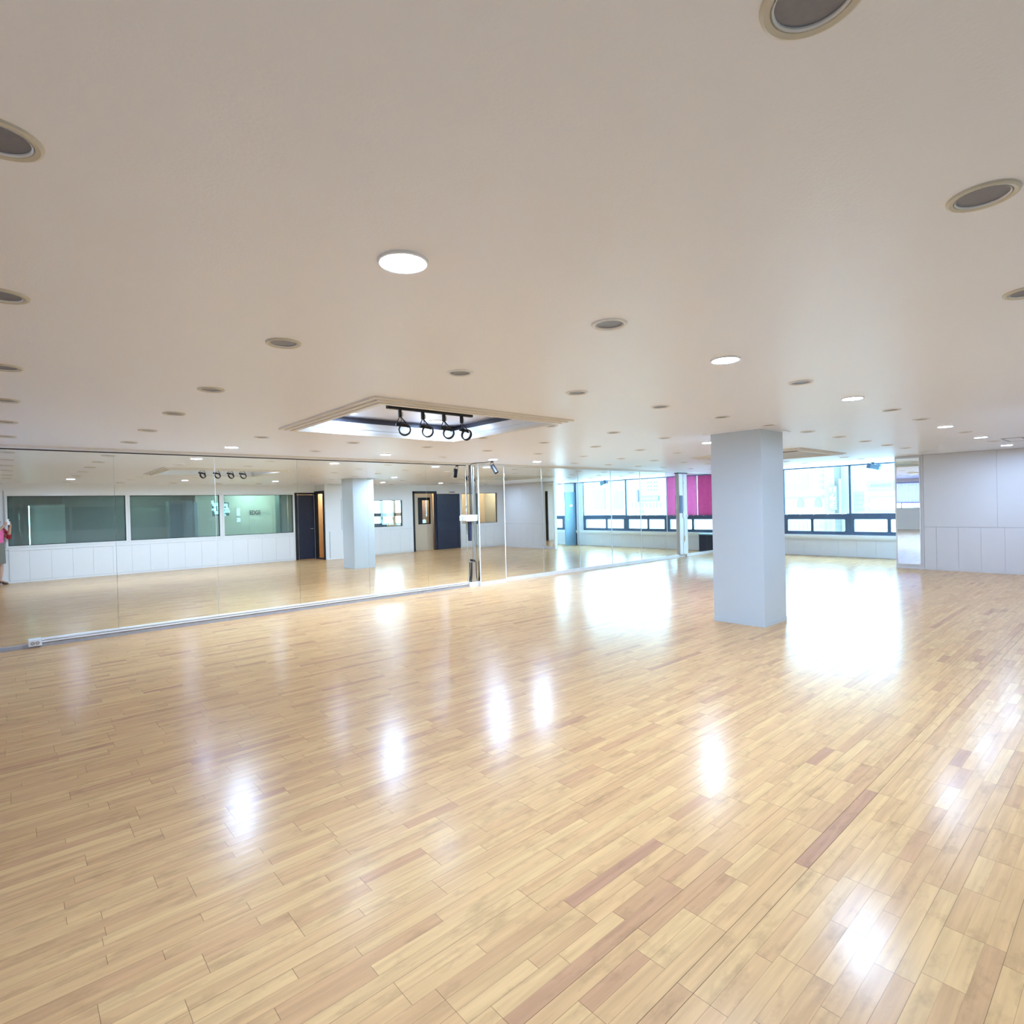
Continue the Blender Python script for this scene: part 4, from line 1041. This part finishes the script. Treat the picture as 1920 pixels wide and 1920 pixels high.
sg = empty('shop_sign', (XB - 0.5, 15.78, 1.6)); tag(sg, 'vertical blue shop sign with white Korean letters outside the window', 'sign'); lo = tuple(sg.location)
_child(MB().box(XB - 0.55, XB - 0.4, 15.50, 16.06, 0.72, 2.47), 'sign_board', M['sign'], sg, lo)
Rw = Matrix(((0, 0, -1, 0), (-1, 0, 0, 0), (0, 1, 0, 0), (0, 0, 0, 1)))
for txt, yy, z, s, w in (('\uc308', 15.92, 2.20, 0.42, 0.62), ('\ubc25', 15.64, 2.20, 0.42, 0.62), ('\uc1a1', 15.78, 1.62, 0.52, 1.0), ('\ucd0c', 15.78, 1.05, 0.52, 1.0)):
    T = Matrix.Translation((-0.06, yy - 15.78, z - 1.6)) @ Rw
    text_mesh('sign_letter', txt, s, M['signw'], T, 0.01, parent=sg, sx=w, bold=0.012)
_child(MB().box(XB - 0.2, XB + 0.05, 15.36, 15.46, 0.3, 3.0), 'side_rail', M['facade'], sg, lo)
b2, lo = building(XB + 1, XB + 11, 11.0, 15.72, 4.4, 'white building with a pale sign band behind the right-hand pane')
xb = XB + 1
_child(MB().box(xb - 0.1, xb, 12.3, 13.9, 2.10, 2.75), 'sign_band', M['facade_blue'], b2, lo)
lt = MB()
for k in range(9): lt.box(xb - 0.13, xb - 0.10, 12.45 + k * 0.15, 12.54 + k * 0.15, 2.32, 2.52)
_child(lt, 'sign_lettering', M['fglass'], b2, lo)
_child(MB().box(xb - 0.05, xb, 14.2, 14.8, 0.55, 2.0), 'window', M['facade_blue'], b2, lo)
for k in range(4): _child(MB().box(xb - 0.08, xb - 0.05, 14.25, 14.75, 0.7 + k * 0.33, 0.76 + k * 0.33), 'window_slat', M['fglass'], b2, lo)
_child(MB().box(xb - 0.05, xb, 12.0, 13.9, 0.55, 1.62), 'window', M['facade_blue'], b2, lo)
_child(MB().box(xb - 0.08, xb - 0.05, 12.1, 13.8, 0.62, 1.56), 'shutter', M['facade'], b2, lo)
b3, lo = building(XB, XB + 10, -17.2, -6.0, 5.6, 'white office building with a dotted window grid, seen in the mirrors')
for yy in (-14.3, -13.95, -13.6, -13.3):
    for zz in (2.75, 3.1, 3.45): _child(MB().box(XB - 0.04, XB, yy - 0.07, yy + 0.07, zz, zz + 0.14), 'window', M['fglass'], b3, lo)
_child(MB().box(XB - 0.1, XB, -15.0, -13.05, 1.78, 2.25), 'ribbon_window', M['fglass'], b3, lo)
_child(MB().box(XB - 0.14, XB - 0.1, -14.95, -13.1, 1.84, 2.19), 'ribbon_glazing', M['facade_blue'], b3, lo)
for k in range(9): _child(MB().box(XB - 0.04, XB, -16.2 + k * 0.4, -16.12 + k * 0.4, 1.15, 1.6), 'window', M['facade_blue'], b3, lo)
_child(MB().box(XB - 0.25, XB - 0.1, -15.5, -15.3, 1.7, 2.9), 'hanging_sign', M['sign'], b3, lo)
for yy in (-15.3, -14.95): _child(MB().box(XB - 0.04, XB, yy - 0.06, yy + 0.06, 0.62, 0.92), 'window', M['fglass'], b3, lo)
b4, lo = building(XB + 2, XB + 12, -26.0, -17.6, 5.0, 'plain pale building left of the dotted office block, seen in the mirrors')
_child(MB().box(XB + 1.94, XB + 2, -20.2, -18.2, 1.1, 2.9), 'window', M['facade_blue'], b4, lo)
_child(MB().box(XB + 1.94, XB + 2, -23.0, -21.2, 1.0, 3.3), 'window', M['facade_blue'], b4, lo)
b5, lo = building(XB + 3, XB + 13, -5.6, 10.6, 4.2, 'long pale building facing the middle of the window band')
for k in range(8): _child(MB().box(XB + 2.95, XB + 3, -4.5 + k * 1.8, -3.4 + k * 1.8, 0.9, 2.4), 'window', M['facade_blue'], b5, lo)
b6, lo = building(XB + 1, XB + 11, 27.4, 40, 4.8, 'pale building behind the white pillar')
# balustrade on the low roof across the street
bal = MB(); bal.box(XB - 0.65, XB - 0.6, 16.0, 24, -0.15, -0.08); bal.box(XB - 0.65, XB - 0.6, 16.0, 24, -1.0, -0.95)
for k in range(27): bal.box(XB - 0.64, XB - 0.61, 16.05 + k * 0.3, 16.11 + k * 0.3, -0.95, -0.15)
tag(bal.build('balustrade', M['facade_blue']), 'pale balustrade across the street in the lower panes', 'balustrade')

# ------------------------------------------------------------------ the person taking the picture (seen in the mirror)
fd = Vector((math.sin(0.7236), math.cos(0.7236), 0)); sd_ = Vector((fd.y, -fd.x, 0))     # facing and her right
def P3(f, s, z): return Vector((0, 0, 0)) + fd * f + sd_ * s + Vector((0, 0, z))
def skin_mesh(name, verts, edges, radii, mat, root=0, sub=2, parent=None):
    me = bpy.data.meshes.new(name); me.from_pydata([tuple(v) for v in verts], edges, []); me.materials.append(mat)
    o = bpy.data.objects.new(name, me); COL.objects.link(o)
    if parent is not None: o.parent = parent
    md = o.modifiers.new('skin', 'SKIN'); md.use_smooth_shade = True
    sv = me.skin_vertices[0].data
    for k, r in enumerate(radii):
        sv[k].radius = (r, r) if not isinstance(r, tuple) else r
        sv[k].use_root = (k == root)
    s2_ = o.modifiers.new('sub', 'SUBSURF'); s2_.levels = sub; s2_.render_levels = sub
    return o
BF = -0.37      # body axis distance behind the lens
V = [P3(BF, 0, 0.93), P3(BF, 0, 1.08), P3(BF + 0.01, 0, 1.22), P3(BF, 0, 1.31), P3(BF + 0.01, 0, 1.38), P3(BF + 0.02, 0, 1.43), P3(BF + 0.03, 0, 1.49), P3(BF + 0.015, 0, 1.555),  # 0-7
     P3(BF, -0.16, 1.29), P3(BF + 0.10, -0.22, 1.12), P3(BF + 0.26, -0.11, 1.33), P3(BF + 0.335, -0.065, 1.42),      # left arm 8-11
     P3(BF, 0.16, 1.29), P3(BF + 0.10, 0.22, 1.12), P3(BF + 0.26, 0.11, 1.33), P3(BF + 0.335, 0.065, 1.42),          # right arm 12-15
     P3(BF, -0.085, 0.86), P3(BF + 0.01, -0.09, 0.48), P3(BF - 0.01, -0.09, 0.28), P3(BF - 0.03, -0.09, 0.10), P3(BF + 0.06, -0.10, 0.045), P3(BF + 0.13, -0.10, 0.03),   # left leg 16-21
     P3(BF, 0.085, 0.86), P3(BF + 0.02, 0.09, 0.48), P3(BF, 0.09, 0.28), P3(BF - 0.02, 0.09, 0.10), P3(BF + 0.07, 0.10, 0.045), P3(BF + 0.14, 0.10, 0.03)]                 # right leg 22-27
Ed = [(0, 1), (1, 2), (2, 3), (3, 4), (4, 5), (5, 6), (6, 7), (3, 8), (8, 9), (9, 10), (10, 11), (3, 12), (12, 13), (13, 14), (14, 15),
      (0, 16), (16, 17), (17, 18), (18, 19), (19, 20), (20, 21), (0, 22), (22, 23), (23, 24), (24, 25), (25, 26), (26, 27)]
Rr = [0.13, 0.105, 0.115, 0.09, 0.045, 0.055, 0.085, 0.07, 0.052, 0.040, 0.030, 0.024, 0.052, 0.040, 0.030, 0.024,
      0.085, 0.052, 0.052, 0.032, 0.032, 0.022, 0.085, 0.052, 0.052, 0.032, 0.032, 0.022]
person = skin_mesh('person', V, Ed, Rr, M['skin'])
tag(person, 'person in pink top and grey skirt photographing the room, reflected at far left', 'person')
def ell(c, rx, ry, z, n=20, wob=0.0):
    return [c + fd * (ry * math.sin(2 * PI * k / n)) + sd_ * (rx * math.cos(2 * PI * k / n)) * (1 + wob * math.cos(10 * PI * k / n)) + Vector((0, 0, z)) for k in range(n)]
C0 = fd * BF
MB().loft([ell(C0, 0.195, 0.138, 0.50, wob=0.03), ell(C0, 0.19, 0.138, 0.70, wob=0.02), ell(C0, 0.182, 0.135, 0.88), ell(C0, 0.15, 0.122, 1.02), ell(C0, 0.14, 0.118, 1.06)]).build('skirt', M['skirt'], parent=person, smooth=True)
MB().loft([ell(C0, 0.152, 0.128, 1.00), ell(C0, 0.145, 0.122, 1.08), ell(C0, 0.165, 0.135, 1.20), ell(C0, 0.175, 0.115, 1.29), ell(C0, 0.11, 0.085, 1.34), ell(C0, 0.065, 0.06, 1.36)]).build('top', M['pink'], parent=person, smooth=True)
for s in (-1, 1):
    MB().tube([P3(BF, s * 0.12, 1.305), P3(BF, s * 0.175, 1.28), P3(BF + 0.055, s * 0.215, 1.19), P3(BF + 0.105, s * 0.225, 1.12), P3(BF + 0.17, s * 0.18, 1.20)], [0.064, 0.064, 0.058, 0.052, 0.046], 14).build('sleeve', M['crimson'], parent=person, smooth=True)
hd = C0 + Vector((0, 0, 0)) 
hr_ = MB().loft([ell(C0 - fd * 0.045, 0.085, 0.055, 1.36, 16), ell(C0 - fd * 0.035, 0.098, 0.075, 1.44, 16), ell(C0 - fd * 0.02, 0.100, 0.088, 1.52, 16), ell(C0 - fd * 0.005, 0.092, 0.092, 1.58, 16), ell(C0, 0.06, 0.065, 1.625, 16), ell(C0, 0.02, 0.02, 1.64, 16)])
hr_.build('hair', M['hair'], parent=person, smooth=True)
for s in (-1, 1):
    MB().lathe([(0.0, -0.009), (0.009, -0.004), (0.011, 0.0), (0.009, 0.004), (0.0, 0.009)], 12, T=Matrix.Translation(P3(BF + 0.105, s * 0.032, 1.50))).build('eye', M['hair'], parent=person, smooth=True)
MB().loft([[P3(BF + 0.10, -0.012, 1.50), P3(BF + 0.10, 0.012, 1.50), P3(BF + 0.115, 0, 1.50)], [P3(BF + 0.10, -0.016, 1.462), P3(BF + 0.10, 0.016, 1.462), P3(BF + 0.132, 0, 1.462)]]).build('nose', M['skin'], parent=person)
MB().tube([P3(BF + 0.098, -0.022, 1.432), P3(BF + 0.108, 0, 1.430), P3(BF + 0.098, 0.022, 1.432)], [0.003, 0.006, 0.003], 8).build('mouth', M['crimson'], parent=person, smooth=True)
for s in (-1, 1):
    # hand: palm plus four fingers and a thumb closing on the phone's lower sides
    W = P3(BF + 0.335, s * 0.065, 1.42)
    hv = [W, P3(-0.045, s * 0.056, 1.445)]
    he = [(0, 1)]; hrad = [0.022, 0.024]
    for q in range(4):
        b0 = len(hv); z = 1.425 + q * 0.019
        hv += [P3(-0.035, s * 0.056, z), P3(-0.022, s * 0.049, z + 0.002), P3(-0.010, s * (0.042 - 0.002 * (q == 1)), z + 0.003), P3(-0.006, s * (0.030 - 0.004 * (q in (1, 2))), z + 0.004)]
        he += [(1, b0), (b0, b0 + 1), (b0 + 1, b0 + 2), (b0 + 2, b0 + 3)]; hrad += [0.0095, 0.0085, 0.008, 0.007]
    b0 = len(hv)
    hv += [P3(-0.050, s * 0.040, 1.465), P3(-0.040, s * 0.022, 1.485), P3(-0.034, s * 0.010, 1.492)]
    he += [(1, b0), (b0, b0 + 1), (b0 + 1, b0 + 2)]; hrad += [0.012, 0.0095, 0.008]
    skin_mesh('hand', hv, he, hrad, M['skin'], parent=person)
    # shoe with heel
    c = P3(BF + 0.0, s * 0.10, 0)
    sh = MB()
    def sec(f, w, z0, z1): return [c + fd * f + sd_ * (-w) + Vector((0, 0, z0)), c + fd * f + sd_ * w + Vector((0, 0, z0)), c + fd * f + sd_ * (w * 0.8) + Vector((0, 0, z1)), c + fd * f + sd_ * (-w * 0.8) + Vector((0, 0, z1))]
    sh.loft([sec(-0.065, 0.026, 0.062, 0.115), sec(-0.03, 0.03, 0.058, 0.105), sec(0.04, 0.032, 0.028, 0.085), sec(0.10, 0.040, 0.002, 0.062), sec(0.15, 0.036, 0.0, 0.045), sec(0.185, 0.014, 0.002, 0.022)])
    so_ = sh.build('shoe', M['shoe'], parent=person, smooth=True)
    MB().loft([[c + fd * (-0.06 + a) + sd_ * b + Vector((0, 0, 0.0)) for a, b in ((0, -.008), (.014, -.008), (.014, .008), (0, .008))], [c + fd * (-0.066 + a) + sd_ * b + Vector((0, 0, 0.066)) for a, b in ((0, -.02), (.035, -.02), (.035, .02), (0, .02))]]).build('heel', M['shoe'], parent=so_)
ph = empty('phone', P3(-0.018, 0, 1.50)); tag(ph, 'white smartphone held up in both hands, seen in the mirror', 'phone')
lo = tuple(ph.location)
TP = Matrix.Translation(P3(-0.018, 0, 1.50)) @ Matrix((sd_, fd, Vector((0, 0, 1)))).transposed().to_4x4()
_child(MB().box(-0.038, 0.038, -0.005, 0.005, -0.078, 0.062, T=TP), 'phone_body', M['phone'], ph, lo, bevel=0.004)
_child(MB().box(0.010, 0.034, 0.005, 0.007, 0.012, 0.056, T=TP), 'lens_island', M['black'], ph, lo)
_child(MB().box(-0.035, 0.035, -0.0062, -0.005, -0.074, 0.058, T=TP), 'screen', M['black'], ph, lo)
